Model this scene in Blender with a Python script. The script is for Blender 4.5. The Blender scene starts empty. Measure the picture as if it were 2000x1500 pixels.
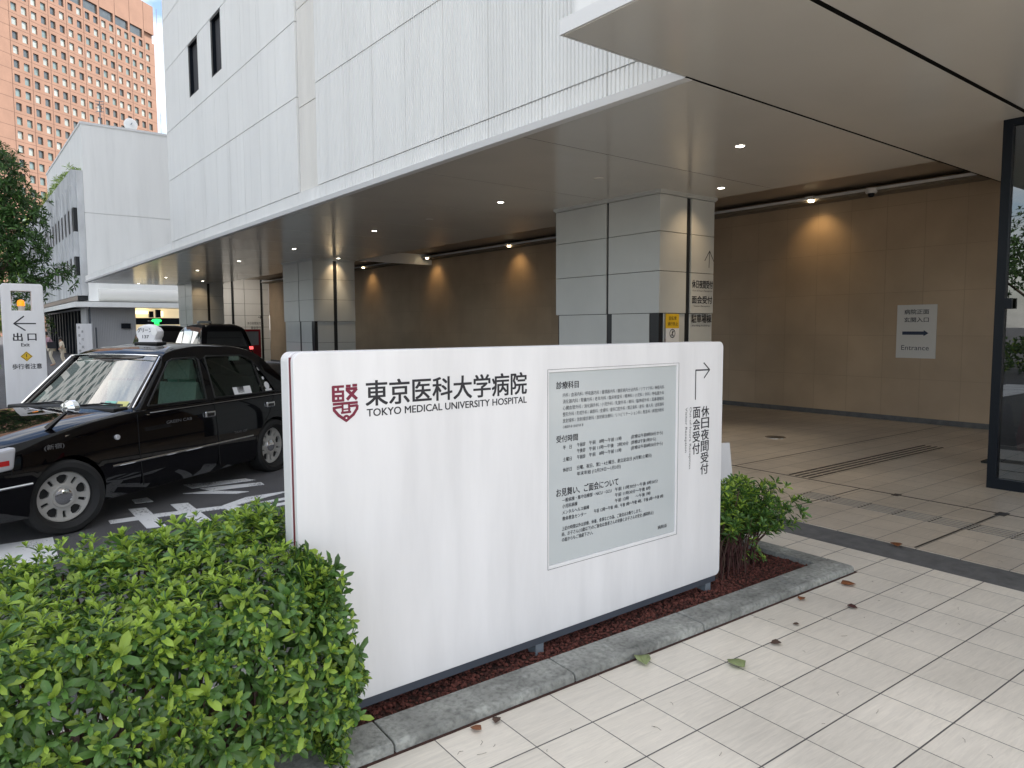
import bpy, bmesh, math, random
import numpy as np
from mathutils import Vector, Matrix
random.seed(7); np.random.seed(7)
R = math.radians
scene = bpy.context.scene
# ------------------------------------------------------------------ camera
cam_d = bpy.data.cameras.new("camera"); cam = bpy.data.objects.new("camera", cam_d)
scene.collection.objects.link(cam); scene.camera = cam
cam_d.sensor_width = 36.0; cam_d.lens = 36.0 * 1400.0 / 2000.0
cam_d.clip_start = 0.05; cam_d.clip_end = 2000
PITCH, ROLL, HEAD = R(4.5), R(-0.25), R(51.8)
fw = Vector((math.cos(PITCH) * math.cos(HEAD), math.cos(PITCH) * math.sin(HEAD), -math.sin(PITCH)))
rt = Vector((math.sin(HEAD), -math.cos(HEAD), 0)); up = rt.cross(fw)
rr = rt * math.cos(ROLL) + up * math.sin(ROLL); uu = -rt * math.sin(ROLL) + up * math.cos(ROLL)
M = Matrix((rr, uu, -fw)).transposed().to_4x4(); M.translation = Vector((0, 0, 1.6)); cam.matrix_world = M
# ------------------------------------------------------------------ light
SUN_AZ, SUN_EL = R(-38), R(52)          # heading of the sun measured from +X
w = bpy.data.worlds.new("World"); scene.world = w; w.use_nodes = True
nt = w.node_tree; nt.nodes.clear()
N = nt.nodes.new; L = nt.links.new
sky = N('ShaderNodeTexSky'); sky.sky_type = 'NISHITA'; sky.sun_disc = False
sky.sun_elevation = SUN_EL; sky.sun_rotation = R(90) - SUN_AZ; sky.air_density = 1.0; sky.dust_density = 2.0; sky.ozone_density = 1.2
tc = N('ShaderNodeTexCoord'); mp = N('ShaderNodeMapping'); mp.inputs['Scale'].default_value = (1.6, 1.6, 3.4)
no = N('ShaderNodeTexNoise'); no.inputs['Scale'].default_value = 2.1; no.inputs['Detail'].default_value = 7; no.inputs['Roughness'].default_value = 0.58
cr = N('ShaderNodeValToRGB'); cr.color_ramp.elements[0].position = 0.42; cr.color_ramp.elements[1].position = 0.62
mx = N('ShaderNodeMix'); mx.data_type = 'RGBA'; mx.inputs[7].default_value = (7.4, 7.1, 6.7, 1)
bg = N('ShaderNodeBackground'); bg.inputs['Strength'].default_value = 0.15; wo = N('ShaderNodeOutputWorld')
L(tc.outputs['Generated'], mp.inputs[0]); L(mp.outputs[0], no.inputs['Vector']); L(no.outputs['Fac'], cr.inputs[0])
L(cr.outputs[0], mx.inputs[0]); L(sky.outputs[0], mx.inputs[6]); L(mx.outputs[2], bg.inputs[0]); L(bg.outputs[0], wo.inputs[0])
sl = bpy.data.lights.new("sun", 'SUN'); sl.energy = 2.6; sl.angle = R(0.6); sl.color = (1, 0.95, 0.88)
so = bpy.data.objects.new("sun", sl); scene.collection.objects.link(so)
sv = Vector((math.cos(SUN_AZ) * math.cos(SUN_EL), math.sin(SUN_AZ) * math.cos(SUN_EL), math.sin(SUN_EL)))
so.rotation_euler = sv.to_track_quat('Z', 'Y').to_euler(); so.location = (0, 0, 60)
scene.view_settings.view_transform = 'Standard'; scene.view_settings.look = 'None'
scene.view_settings.exposure = 1.2; scene.view_settings.gamma = 1
scene.render.engine = 'CYCLES'
scene.cycles.use_denoising = True; scene.cycles.max_bounces = 8; scene.cycles.diffuse_bounces = 4
scene.cycles.glossy_bounces = 4; scene.cycles.transparent_max_bounces = 12; scene.cycles.sample_clamp_indirect = 6

# ------------------------------------------------------------------ materials
def srgb(r, g, b):
    f = lambda c: (c / 255 / 12.92) if c <= 10.3 else ((c / 255 + 0.055) / 1.055) ** 2.4
    return (f(r), f(g), f(b), 1)
MATS = {}
def mat(name, col, rough=0.6, metal=0.0, var=0.0, vscale=4.0, bump=0.0, bscale=60.0, spec=0.5, coat=0.0, emit=0.0, island=0.0, stretch=None, trans=0.0):
    m = bpy.data.materials.new(name); m.use_nodes = True; t = m.node_tree; p = t.nodes['Principled BSDF']
    c = col if len(col) == 4 else (*col, 1)
    p.inputs['Base Color'].default_value = c; p.inputs['Roughness'].default_value = rough; p.inputs['Metallic'].default_value = metal
    p.inputs['Specular IOR Level'].default_value = spec; p.inputs['Coat Weight'].default_value = coat; p.inputs['Coat Roughness'].default_value = 0.03
    if emit: p.inputs['Emission Color'].default_value = c; p.inputs['Emission Strength'].default_value = emit
    tcn = t.nodes.new('ShaderNodeTexCoord'); vec = tcn.outputs['Object']
    if stretch:
        mpn = t.nodes.new('ShaderNodeMapping'); mpn.inputs['Scale'].default_value = stretch; t.links.new(vec, mpn.inputs[0]); vec = mpn.outputs[0]
    colout = None
    if var:
        n = t.nodes.new('ShaderNodeTexNoise'); n.inputs['Scale'].default_value = vscale; n.inputs['Detail'].default_value = 6; n.inputs['Roughness'].default_value = 0.6
        t.links.new(vec, n.inputs['Vector'])
        r = t.nodes.new('ShaderNodeMapRange'); r.inputs[1].default_value = 0.3; r.inputs[2].default_value = 0.7
        r.inputs[3].default_value = 1 - var; r.inputs[4].default_value = 1 + var * 0.6; t.links.new(n.outputs['Fac'], r.inputs[0])
        mm = t.nodes.new('ShaderNodeMix'); mm.data_type = 'RGBA'; mm.blend_type = 'MULTIPLY'; mm.inputs[0].default_value = 1
        mm.inputs[6].default_value = c; t.links.new(r.outputs[0], mm.inputs[7]); colout = mm.outputs[2]
    if island:
        g = t.nodes.new('ShaderNodeNewGeometry'); r = t.nodes.new('ShaderNodeMapRange'); r.inputs[3].default_value = 1 - island; r.inputs[4].default_value = 1 + island
        t.links.new(g.outputs['Random Per Island'], r.inputs[0])
        mm = t.nodes.new('ShaderNodeMix'); mm.data_type = 'RGBA'; mm.blend_type = 'MULTIPLY'; mm.inputs[0].default_value = 1
        if colout: t.links.new(colout, mm.inputs[6])
        else: mm.inputs[6].default_value = c
        t.links.new(r.outputs[0], mm.inputs[7]); colout = mm.outputs[2]
    if colout: t.links.new(colout, p.inputs['Base Color'])
    if bump:
        n = t.nodes.new('ShaderNodeTexNoise'); n.inputs['Scale'].default_value = bscale; n.inputs['Detail'].default_value = 5; t.links.new(vec, n.inputs['Vector'])
        b = t.nodes.new('ShaderNodeBump'); b.inputs['Strength'].default_value = bump; b.inputs['Distance'].default_value = 0.01
        t.links.new(n.outputs['Fac'], b.inputs['Height']); t.links.new(b.outputs[0], p.inputs['Normal'])
    if trans:
        tr = t.nodes.new('ShaderNodeBsdfTranslucent'); ms = t.nodes.new('ShaderNodeMixShader'); ms.inputs[0].default_value = trans
        if colout: t.links.new(colout, tr.inputs[0])
        else: tr.inputs[0].default_value = c
        t.links.new(p.outputs[0], ms.inputs[1]); t.links.new(tr.outputs[0], ms.inputs[2]); t.links.new(ms.outputs[0], t.nodes['Material Output'].inputs[0])
    MATS[name] = m; return m
def glass(name, tint, refl_min=0.06, ior=1.45):
    m = bpy.data.materials.new(name); m.use_nodes = True; t = m.node_tree; t.nodes.clear()
    o = t.nodes.new('ShaderNodeOutputMaterial'); a = t.nodes.new('ShaderNodeBsdfTransparent'); a.inputs[0].default_value = (*tint, 1)
    g = t.nodes.new('ShaderNodeBsdfGlossy'); g.inputs['Roughness'].default_value = 0.0
    f = t.nodes.new('ShaderNodeFresnel'); ge = t.nodes.new('ShaderNodeNewGeometry'); mr = t.nodes.new('ShaderNodeMapRange'); mr.inputs[3].default_value = ior; mr.inputs[4].default_value = 1 / ior; t.links.new(ge.outputs['Backfacing'], mr.inputs[0]); t.links.new(mr.outputs[0], f.inputs[0]); mth = t.nodes.new('ShaderNodeMath'); mth.operation = 'ADD'; mth.inputs[1].default_value = refl_min; mth.use_clamp = True
    s = t.nodes.new('ShaderNodeMixShader'); t.links.new(f.outputs[0], mth.inputs[0]); t.links.new(mth.outputs[0], s.inputs[0])
    t.links.new(a.outputs[0], s.inputs[1]); t.links.new(g.outputs[0], s.inputs[2]); t.links.new(s.outputs[0], o.inputs[0]); MATS[name] = m; return m

mat('sign_white', (0.78, 0.775, 0.78), 0.30, var=0.075, vscale=2.6, stretch=(2.2, 1, 0.35), spec=0.45)
mat('sign_red', (0.16, 0.008, 0.018), 0.5)
mat('emblem_red', (0.17, 0.004, 0.03), 0.45)
mat('ink', (0.012, 0.012, 0.018), 0.5)
mat('ink_grey', (0.05, 0.05, 0.06), 0.5)
mat('ink_blue', (0.012, 0.022, 0.06), 0.5)
mat('notice_panel', (0.52, 0.555, 0.56), 0.12, var=0.05, vscale=1.2, spec=0.6)
mat('steel_dark', (0.055, 0.065, 0.085), 0.5, var=0.12)
mat('steel_leg', (0.17, 0.20, 0.23), 0.5, var=0.25, vscale=20)
mat('facade', (0.84, 0.84, 0.815), 0.38, var=0.055, vscale=0.9, stretch=(1, 1.6, 0.25), spec=0.4)
mat('facade_beige', (0.76, 0.735, 0.68), 0.45, var=0.08, vscale=1.2, stretch=(1, 2, .3))
mat('facade_gap', (0.05, 0.05, 0.055), 0.8)
mat('lip', (0.76, 0.76, 0.75), 0.4)
mat('soffit', (0.66, 0.63, 0.575), 0.16, var=0.03, vscale=1.0, spec=0.75)
mat('gasket', (0.004, 0.004, 0.004), 0.9, spec=0.1)
mat('recess', (0.42, 0.34, 0.26), 0.6)
mat('cove_brown', (0.20, 0.17, 0.13), 0.6)
mat('stone_wall', (0.50, 0.43, 0.345), 0.5, var=0.1, vscale=1.6)
mat('pillar', (0.50, 0.51, 0.49), 0.28, var=0.05, vscale=1.5, spec=0.5)
mat('pillar_slot', (0.012, 0.014, 0.017), 0.3)
mat('black_frame', (0.006, 0.009, 0.014), 0.4, spec=0.2)
mat('block_white', (0.88, 0.88, 0.85), 0.6, var=0.06, vscale=0.6, stretch=(2.5, 2.5, 0.25))
mat('block_beam', (0.72, 0.71, 0.67), 0.4)
mat('shutter', (0.46, 0.46, 0.47), 0.5)
mat('concrete', (0.60, 0.61, 0.61), 0.9, var=0.35, vscale=0.9, stretch=(1, 1, 0.35))
mat('kerb', (0.30, 0.305, 0.28), 0.9, var=0.55, vscale=3.2, bump=0.5, bscale=90)
mat('drain', (0.12, 0.12, 0.12), 0.75, var=0.3, vscale=9, bump=.2)
mat('metal_dark', (0.05, 0.045, 0.04), 0.45, metal=0.6)
mat('guide_steel', (0.30, 0.29, 0.27), 0.3, metal=0.7)
mat('gravel', (0.115, 0.036, 0.026), 0.9, island=0.5, bump=0.5, bscale=200)
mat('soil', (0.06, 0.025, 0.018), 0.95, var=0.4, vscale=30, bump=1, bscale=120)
mat('leaf_old', (0.075, 0.16, 0.034), 0.36, island=0.45, spec=0.45, trans=0.25)
mat('leaf_new', (0.30, 0.43, 0.06), 0.38, island=0.3, spec=0.45, trans=0.35)
mat('leaf_tree', (0.05, 0.11, 0.028), 0.38, island=0.5, spec=0.4, trans=0.25)
mat('leaf_lime', (0.17, 0.27, 0.04), 0.5, island=0.5, trans=0.3)
mat('leaf_pale', (0.30, 0.36, 0.16), 0.5, island=0.2, trans=0.2)
mat('leaf_dead', (0.22, 0.08, 0.03), 0.6, island=0.3)
mat('stem', (0.085, 0.05, 0.035), 0.8)
mat('stem_red', (0.07, 0.022, 0.02), 0.8)
mat('bark', (0.10, 0.075, 0.055), 0.9, var=0.3, vscale=6, bump=.6)
mat('petal_red', (0.55, 0.01, 0.01), 0.5)
mat('tower', (0.30, 0.175, 0.122), 0.8, var=0.12, vscale=0.25)
mat('tower_line', (0.15, 0.085, 0.06), 0.8)
mat('tower_reveal', (0.30, 0.19, 0.15), 0.8)
for k, c in enumerate([(0.07, 0.085, 0.085), (0.17, 0.23, 0.22), (0.36, 0.40, 0.37)]): mat('tower_glass%d' % k, c, 0.12, spec=0.8, var=0.3, vscale=0.7)
mat('road_white', (0.72, 0.72, 0.71), 0.7)
mat('car_black', (0.0015, 0.0015, 0.0025), 0.03, coat=0.0, spec=0.5)
mat('car_trim', (0.008, 0.008, 0.008), 0.5)
mat('chrome', (0.85, 0.86, 0.88), 0.08, metal=1)
mat('alloy', (0.52, 0.51, 0.48), 0.35, metal=0.35)
mat('tyre', (0.012, 0.012, 0.012), 0.75)
mat('dark_void', (0.003, 0.003, 0.003), 0.9)
mat('cabin', (0.02, 0.022, 0.022), 0.8)
mat('seat_lace', (0.50, 0.58, 0.53), 0.9, var=0.2, vscale=40, bump=0.4, bscale=120)
mat('lamp_clear', (0.50, 0.50, 0.52), 0.08, spec=0.8)
mat('lamp_red', (0.5, 0.02, 0.02), 0.2)
mat('lamp_red_lit', (0.9, 0.10, 0.10), 0.3, emit=0.8)
mat('lamp_green_lit', (0.02, 0.85, 0.12), 0.3, emit=1.3)
mat('lamp_orange_lit', (0.95, 0.28, 0.01), 0.3, emit=0.5)
mat('beige', (0.55, 0.5, 0.42), 0.7)
mat('sticker_white', (0.7, 0.7, 0.7), 0.5)
mat('sticker_yellow', (0.62, 0.60, 0.22), 0.5)
mat('sticker_green', (0.25, 0.55, 0.45), 0.5)
mat('poster', (0.62, 0.60, 0.57), 0.5)
mat('warn_yellow', (0.72, 0.45, 0.02), 0.5)
mat('warn_red', (0.42, 0.01, 0.03), 0.5)
mat('cabinet_red', (0.35, 0.012, 0.02), 0.4)
mat('letter_grey', (0.13, 0.13, 0.13), 0.5)
mat('cone_red', (0.65, 0.03, 0.03), 0.5)
mat('grey_box', (0.3, 0.31, 0.3), 0.5)
mat('downlight', (1.0, 0.93, 0.80), 0.4, emit=9)
mat('cove_light', (1.0, 0.80, 0.50), 0.4, emit=9)
mat('room_lit', (0.75, 0.62, 0.40), 0.6, emit=0.35)
mat('room_warm', (1.0, 0.85, 0.5), 0.6, emit=1.2)
mat('skin', (0.50, 0.30, 0.21), 0.6)
mat('cloth_pink', (0.42, 0.26, 0.30), 0.8)
mat('cloth_cream', (0.68, 0.60, 0.47), 0.8)
mat('cloth_dark', (0.02, 0.02, 0.025), 0.8)
mat('hair', (0.01, 0.008, 0.007), 0.6)
glass('glass_side', (0.58, 0.66, 0.62), 0.01)
glass('glass_screen', (0.75, 0.86, 0.81), 0.34, 1.6)
glass('glass_door', (0.22, 0.27, 0.27), 0.14, 1.5)
glass('glass_window', (0.10, 0.13, 0.13), 0.50, 1.6)
# asphalt
m = mat('asphalt', (0.078, 0.077, 0.080), 0.85, var=0.15, vscale=2.5, bump=0.9, bscale=260)
t = m.node_tree; p = t.nodes['Principled BSDF']; lk = p.inputs['Base Color'].links[0].from_socket
sp = t.nodes.new('ShaderNodeTexNoise'); sp.inputs['Scale'].default_value = 190; sp.inputs['Detail'].default_value = 3
tcx = t.nodes.new('ShaderNodeTexCoord'); t.links.new(tcx.outputs['Object'], sp.inputs['Vector'])
rm = t.nodes.new('ShaderNodeMapRange'); rm.inputs[1].default_value = 0.35; rm.inputs[2].default_value = 0.72; rm.inputs[3].default_value = 0.6; rm.inputs[4].default_value = 2.2
t.links.new(sp.outputs['Fac'], rm.inputs[0]); mm = t.nodes.new('ShaderNodeMix'); mm.data_type = 'RGBA'; mm.blend_type = 'MULTIPLY'; mm.inputs[0].default_value = 1
t.links.new(lk, mm.inputs[6]); t.links.new(rm.outputs[0], mm.inputs[7]); t.links.new(mm.outputs[2], p.inputs['Base Color'])
def add_noise(mn, scale, lo, hi, dark, stretch=(1, 1, 1), detail=8):
    t = MATS[mn].node_tree; p = t.nodes['Principled BSDF']; src = p.inputs['Base Color'].links[0].from_socket
    tcx = t.nodes.new('ShaderNodeTexCoord'); mpx = t.nodes.new('ShaderNodeMapping'); mpx.inputs['Scale'].default_value = stretch; n = t.nodes.new('ShaderNodeTexNoise'); n.inputs['Scale'].default_value = scale; n.inputs['Detail'].default_value = detail
    r = t.nodes.new('ShaderNodeMapRange'); r.inputs[1].default_value = lo; r.inputs[2].default_value = hi; r.inputs[3].default_value = 1; r.inputs[4].default_value = dark
    t.links.new(tcx.outputs['Object'], mpx.inputs[0]); t.links.new(mpx.outputs[0], n.inputs['Vector']); t.links.new(n.outputs['Fac'], r.inputs[0])
    m2 = t.nodes.new('ShaderNodeMix'); m2.data_type = 'RGBA'; m2.blend_type = 'MULTIPLY'; m2.inputs[0].default_value = 1; t.links.new(src, m2.inputs[6]); t.links.new(r.outputs[0], m2.inputs[7]); t.links.new(m2.outputs[2], p.inputs['Base Color'])
add_noise('kerb', 45, .45, .7, .62); add_noise('kerb', 14, .55, .75, 1.45); add_noise('sign_white', 3, .55, .85, .93, (3, 1, .4))
add_noise('facade', 2.2, .55, .8, .90, (1, 3, .15)); add_noise('block_white', 1.2, .55, .8, .90, (2, 2, .2)); add_noise('soffit', .8, .5, .8, .93); add_noise('stone_wall', 20, .4, .8, .9)
# worn white road paint: holes where the asphalt shows
m = MATS['road_white']; t = m.node_tree; p = t.nodes['Principled BSDF']; tcx = t.nodes.new('ShaderNodeTexCoord')
n1 = t.nodes.new('ShaderNodeTexNoise'); n1.inputs['Scale'].default_value = 70; n1.inputs['Detail'].default_value = 4
n2 = t.nodes.new('ShaderNodeTexNoise'); n2.inputs['Scale'].default_value = 3.0; n2.inputs['Detail'].default_value = 3
for q in (n1, n2): t.links.new(tcx.outputs['Object'], q.inputs['Vector'])
ad = t.nodes.new('ShaderNodeMath'); ad.operation = 'MULTIPLY_ADD'; ad.inputs[1].default_value = 0.9
t.links.new(n2.outputs['Fac'], ad.inputs[0]); t.links.new(n1.outputs['Fac'], ad.inputs[2])
rp = t.nodes.new('ShaderNodeValToRGB'); rp.color_ramp.elements[0].position = 0.78; rp.color_ramp.elements[1].position = 0.84
rp.color_ramp.elements[0].color = (0.09, 0.09, 0.095, 1); rp.color_ramp.elements[1].color = (0.70, 0.71, 0.71, 1)
t.links.new(ad.outputs[0], rp.inputs[0]); t.links.new(rp.outputs[0], p.inputs['Base Color'])
m = mat('grid_wall', (0.40, 0.42, 0.42), 0.6); t = m.node_tree; p = t.nodes['Principled BSDF']; br = t.nodes.new('ShaderNodeTexBrick'); tcx = t.nodes.new('ShaderNodeTexCoord'); mpx = t.nodes.new('ShaderNodeMapping'); mpx.inputs['Rotation'].default_value = (R(90), 0, 0)
t.links.new(tcx.outputs['Object'], mpx.inputs[0]); t.links.new(mpx.outputs[0], br.inputs['Vector']); br.offset = 0; br.inputs['Scale'].default_value = 1; br.inputs['Brick Width'].default_value = 3; br.inputs['Row Height'].default_value = 3.6; br.inputs['Mortar Size'].default_value = .7
br.inputs['Color1'].default_value = (.05, .07, .07, 1); br.inputs['Color2'].default_value = (.12, .15, .15, 1); br.inputs['Mortar'].default_value = (.45, .46, .44, 1); t.links.new(br.outputs[0], p.inputs['Base Color'])
# tiles: pale streaked stone slabs with dark joints, joints at measured pitch
def tile_mat(name, px, py, ox, oy, col, jw, jcol, axes=('X', 'Y'), var=0.06, streak=True, rough=0.38):
    m = bpy.data.materials.new(name); m.use_nodes = True; t = m.node_tree; p = t.nodes['Principled BSDF']; p.inputs['Roughness'].default_value = rough
    A = lambda op, a, b=None, c=None: _math(t, op, a, b, c)
    tcn = t.nodes.new('ShaderNodeTexCoord'); s = t.nodes.new('ShaderNodeSeparateXYZ'); t.links.new(tcn.outputs['Object'], s.inputs[0])
    u = A('DIVIDE', A('SUBTRACT', s.outputs[axes[0]], ox), px); v = A('DIVIDE', A('SUBTRACT', s.outputs[axes[1]], oy), py)
    def edge(q, pitch, wd):
        f = A('FRACT', q); d = A('MINIMUM', f, A('SUBTRACT', 1.0, f)); return A('LESS_THAN', A('MULTIPLY', d, pitch), wd)
    j = A('MAXIMUM', edge(u, px, jw[0]), edge(v, py, jw[1]))
    cb = t.nodes.new('ShaderNodeCombineXYZ'); t.links.new(A('FLOOR', u), cb.inputs[0]); t.links.new(A('FLOOR', v), cb.inputs[1])
    wn = t.nodes.new('ShaderNodeTexWhiteNoise'); t.links.new(cb.outputs[0], wn.inputs['Vector'])
    val = A('MULTIPLY_ADD', wn.outputs['Value'], var * 2, 1 - var)
    if streak:
        mpn = t.nodes.new('ShaderNodeMapping'); mpn.inputs['Rotation'].default_value = (0, 0, R(-14)); mpn.inputs['Scale'].default_value = (6.0, 62, 1)
        off = t.nodes.new('ShaderNodeVectorMath'); off.operation = 'MULTIPLY_ADD'; off.inputs[1].default_value = (7.3, 3.1, 5)
        t.links.new(wn.outputs['Color'], off.inputs[0]); t.links.new(tcn.outputs['Object'], off.inputs[2]); t.links.new(off.outputs[0], mpn.inputs[0])
        n = t.nodes.new('ShaderNodeTexNoise'); n.inputs['Scale'].default_value = 1; n.inputs['Detail'].default_value = 9; n.inputs['Roughness'].default_value = 0.72; n.inputs['Distortion'].default_value = 0.9
        t.links.new(mpn.outputs[0], n.inputs['Vector']); r = t.nodes.new('ShaderNodeMapRange'); r.inputs[1].default_value = 0.3; r.inputs[2].default_value = 0.72; r.inputs[3].default_value = 0.86; r.inputs[4].default_value = 1.10
        t.links.new(n.outputs['Fac'], r.inputs[0]); val = A('MULTIPLY', val, r.outputs[0])
    n = t.nodes.new('ShaderNodeTexNoise'); n.inputs['Scale'].default_value = 1.1; n.inputs['Detail'].default_value = 5; t.links.new(tcn.outputs['Object'], n.inputs['Vector'])
    r = t.nodes.new('ShaderNodeMapRange'); r.inputs[1].default_value = 0.3; r.inputs[2].default_value = 0.7; r.inputs[3].default_value = 0.86; r.inputs[4].default_value = 1.08
    t.links.new(n.outputs['Fac'], r.inputs[0]); val = A('MULTIPLY', val, r.outputs[0])
    c1 = t.nodes.new('ShaderNodeMix'); c1.data_type = 'RGBA'; c1.blend_type = 'MULTIPLY'; c1.inputs[0].default_value = 1; c1.inputs[6].default_value = (*col, 1); t.links.new(val, c1.inputs[7])
    c2 = t.nodes.new('ShaderNodeMix'); c2.data_type = 'RGBA'; t.links.new(j, c2.inputs[0]); t.links.new(c1.outputs[2], c2.inputs[6]); c2.inputs[7].default_value = (*jcol, 1)
    t.links.new(c2.outputs[2], p.inputs['Base Color'])
    b = t.nodes.new('ShaderNodeBump'); b.inputs['Strength'].default_value = 0.6; b.inputs['Distance'].default_value = 0.003
    t.links.new(A('SUBTRACT', A('MULTIPLY', val, 0.25), j), b.inputs['Height']); t.links.new(b.outputs[0], p.inputs['Normal'])
    MATS[name] = m; return m
def _math(t, op, a, b=None, c=None):
    n = t.nodes.new('ShaderNodeMath'); n.operation = op
    for i, q in enumerate((a, b, c)):
        if q is None: continue
        if isinstance(q, (int, float)): n.inputs[i].default_value = q
        else: t.links.new(q, n.inputs[i])
    return n.outputs[0]
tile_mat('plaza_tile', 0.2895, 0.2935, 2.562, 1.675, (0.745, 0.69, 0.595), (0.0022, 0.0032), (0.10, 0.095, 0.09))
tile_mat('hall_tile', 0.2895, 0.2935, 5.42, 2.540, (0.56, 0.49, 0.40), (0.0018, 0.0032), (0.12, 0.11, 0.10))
tile_mat('wall_tile', 0.61, 0.72, 4.86, 0.0, (0.44, 0.325, 0.215), (0.0025, 0.0025), (0.30, 0.225, 0.15), axes=('Y', 'Z'), var=0.03, streak=False, rough=0.5)

# ------------------------------------------------------------------ mesh helpers
class MB:
    def __init__(s): s.v = []; s.f = []; s.mi = []
    def add(s, vs, fs, mi=0):
        b = len(s.v); s.v += [tuple(q) for q in vs]; s.f += [tuple(b + i for i in f) for f in fs]; s.mi += [mi] * len(fs); return s
    def box(s, x0, y0, z0, x1, y1, z1, mi=0):
        v = [(x, y, z) for z in (z0, z1) for y in (y0, y1) for x in (x0, x1)]
        return s.add(v, [(0, 2, 3, 1), (4, 5, 7, 6), (0, 1, 5, 4), (2, 6, 7, 3), (0, 4, 6, 2), (1, 3, 7, 5)], mi)
    def prism(s, poly, axis, a, b, mi=0):
        """poly of 2D points; axis 'x': (y,z), 'y': (x,z), 'z': (x,y)"""
        f = {'x': lambda p, t: (t, p[0], p[1]), 'y': lambda p, t: (p[0], t, p[1]), 'z': lambda p, t: (p[0], p[1], t)}[axis]
        n = len(poly); v = [f(p, a) for p in poly] + [f(p, b) for p in poly]
        return s.add(v, [tuple(range(n))[::-1], tuple(range(n, 2 * n))] + [(i, (i + 1) % n, n + (i + 1) % n, n + i) for i in range(n)], mi)
    def tube(s, pts, rad, n=8, mi=0, cap=True):
        pts = [Vector(p) for p in pts]; rings = []
        rads = rad if isinstance(rad, (list, tuple)) else [rad] * len(pts)
        for i, p in enumerate(pts):
            d = (pts[min(i + 1, len(pts) - 1)] - pts[max(i - 1, 0)]).normalized()
            a = d.cross(Vector((0, 0, 1)) if abs(d.z) < 0.9 else Vector((1, 0, 0))).normalized(); b = d.cross(a)
            rings.append([p + (a * math.cos(2 * math.pi * k / n) + b * math.sin(2 * math.pi * k / n)) * rads[i] for k in range(n)])
        v = [q for r in rings for q in r]; f = []
        for i in range(len(pts) - 1):
            for k in range(n): f.append((i * n + k, i * n + (k + 1) % n, (i + 1) * n + (k + 1) % n, (i + 1) * n + k))
        if cap: f += [tuple(range(n))[::-1], tuple((len(pts) - 1) * n + k for k in range(n))]
        return s.add(v, f, mi)
    def lathe(s, prof, n=32, axis='z', c=(0, 0, 0), mi=0):
        """prof: list of (r, h) ; revolved about axis"""
        v = []; f = []
        for (r, h) in prof:
            for k in range(n):
                a = 2 * math.pi * k / n; x, y = r * math.cos(a), r * math.sin(a)
                q = {'z': (x, y, h), 'y': (x, h, y), 'x': (h, x, y)}[axis]; v.append((q[0] + c[0], q[1] + c[1], q[2] + c[2]))
        for i in range(len(prof) - 1):
            for k in range(n): f.append((i * n + k, i * n + (k + 1) % n, (i + 1) * n + (k + 1) % n, (i + 1) * n + k))
        f.append(tuple(range(n))[::-1]); f.append(tuple((len(prof) - 1) * n + k for k in range(n)))
        return s.add(v, f, mi)
    def build(s, name, mats, parent=None, smooth=False, bevel=0, world=True, seg=2, recalc=True):
        me = bpy.data.meshes.new(name); off = Vector((0, 0, 0))
        if parent is not None and world: off = parent.get('_w') and Vector(parent['_w']) or off
        me.from_pydata([(q[0] - off[0], q[1] - off[1], q[2] - off[2]) for q in s.v], [], s.f)
        for mn in (mats if isinstance(mats, (list, tuple)) else [mats]): me.materials.append(MATS[mn])
        if len(me.materials) > 1: me.polygons.foreach_set('material_index', s.mi)
        if recalc:
            bm = bmesh.new(); bm.from_mesh(me); bmesh.ops.recalc_face_normals(bm, faces=bm.faces); bm.to_mesh(me); bm.free()
        if smooth: me.polygons.foreach_set('use_smooth', [True] * len(me.polygons)); me.set_sharp_from_angle(angle=R(35))
        o = bpy.data.objects.new(name, me); scene.collection.objects.link(o)
        if parent is not None: o.parent = parent
        if bevel:
            b = o.modifiers.new('bevel', 'BEVEL'); b.width = bevel; b.segments = seg; b.limit_method = 'ANGLE'; b.angle_limit = R(40)
        return o
def tag(o, label, cat, group=None):
    o['label'] = label; o['category'] = cat
    if group: o['group'] = group
    return o
def struct(o, kind='structure'): o['kind'] = kind; return o
TH = []
def thing(name, label, cat, loc=(0, 0, 0), rz=0.0, group=None, scale=1.0):
    o = bpy.data.objects.new(name, None); scene.collection.objects.link(o); o.location = loc; o.rotation_euler = (0, 0, rz); o.scale = (scale,) * 3
    o.empty_display_size = 0.1
    if rz == 0 and scale == 1.0: o['_w'] = tuple(float(q) for q in loc)
    TH.append(o); return tag(o, label, cat, group)
def copy_tree(o, parent=None):
    c = o.copy(); scene.collection.objects.link(c)
    if parent is not None: c.parent = parent
    else: TH.append(c)
    for ch in list(o.children): copy_tree(ch, c)
    return c
def baked(o):
    """apply modifiers, no operators"""
    dg = bpy.context.evaluated_depsgraph_get(); me = bpy.data.meshes.new_from_object(o.evaluated_get(dg)); o.modifiers.clear(); o.data = me; return o
def cut(o, cutters):
    for c in cutters:
        bpy.context.view_layer.update()
        md = o.modifiers.new('b', 'BOOLEAN'); md.operation = 'DIFFERENCE'; md.solver = 'EXACT'; md.object = c; baked(o)
    for c in cutters: bpy.data.objects.remove(c, do_unlink=True)
    return o
def text_verts(body, weight=0.0):
    cu = bpy.data.curves.new('t', 'FONT'); cu.body = body; cu.size = 1.0; cu.offset = weight; cu.resolution_u = 3
    o = bpy.data.objects.new('t', cu); scene.collection.objects.link(o); bpy.context.view_layer.update()
    me = bpy.data.meshes.new_from_object(o.evaluated_get(bpy.context.evaluated_depsgraph_get()))
    v = np.array([q.co[:2] for q in me.vertices]); f = [tuple(q.vertices) for q in me.polygons]
    bpy.data.objects.remove(o, do_unlink=True); bpy.data.curves.remove(cu); bpy.data.meshes.remove(me); return v, f
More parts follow.
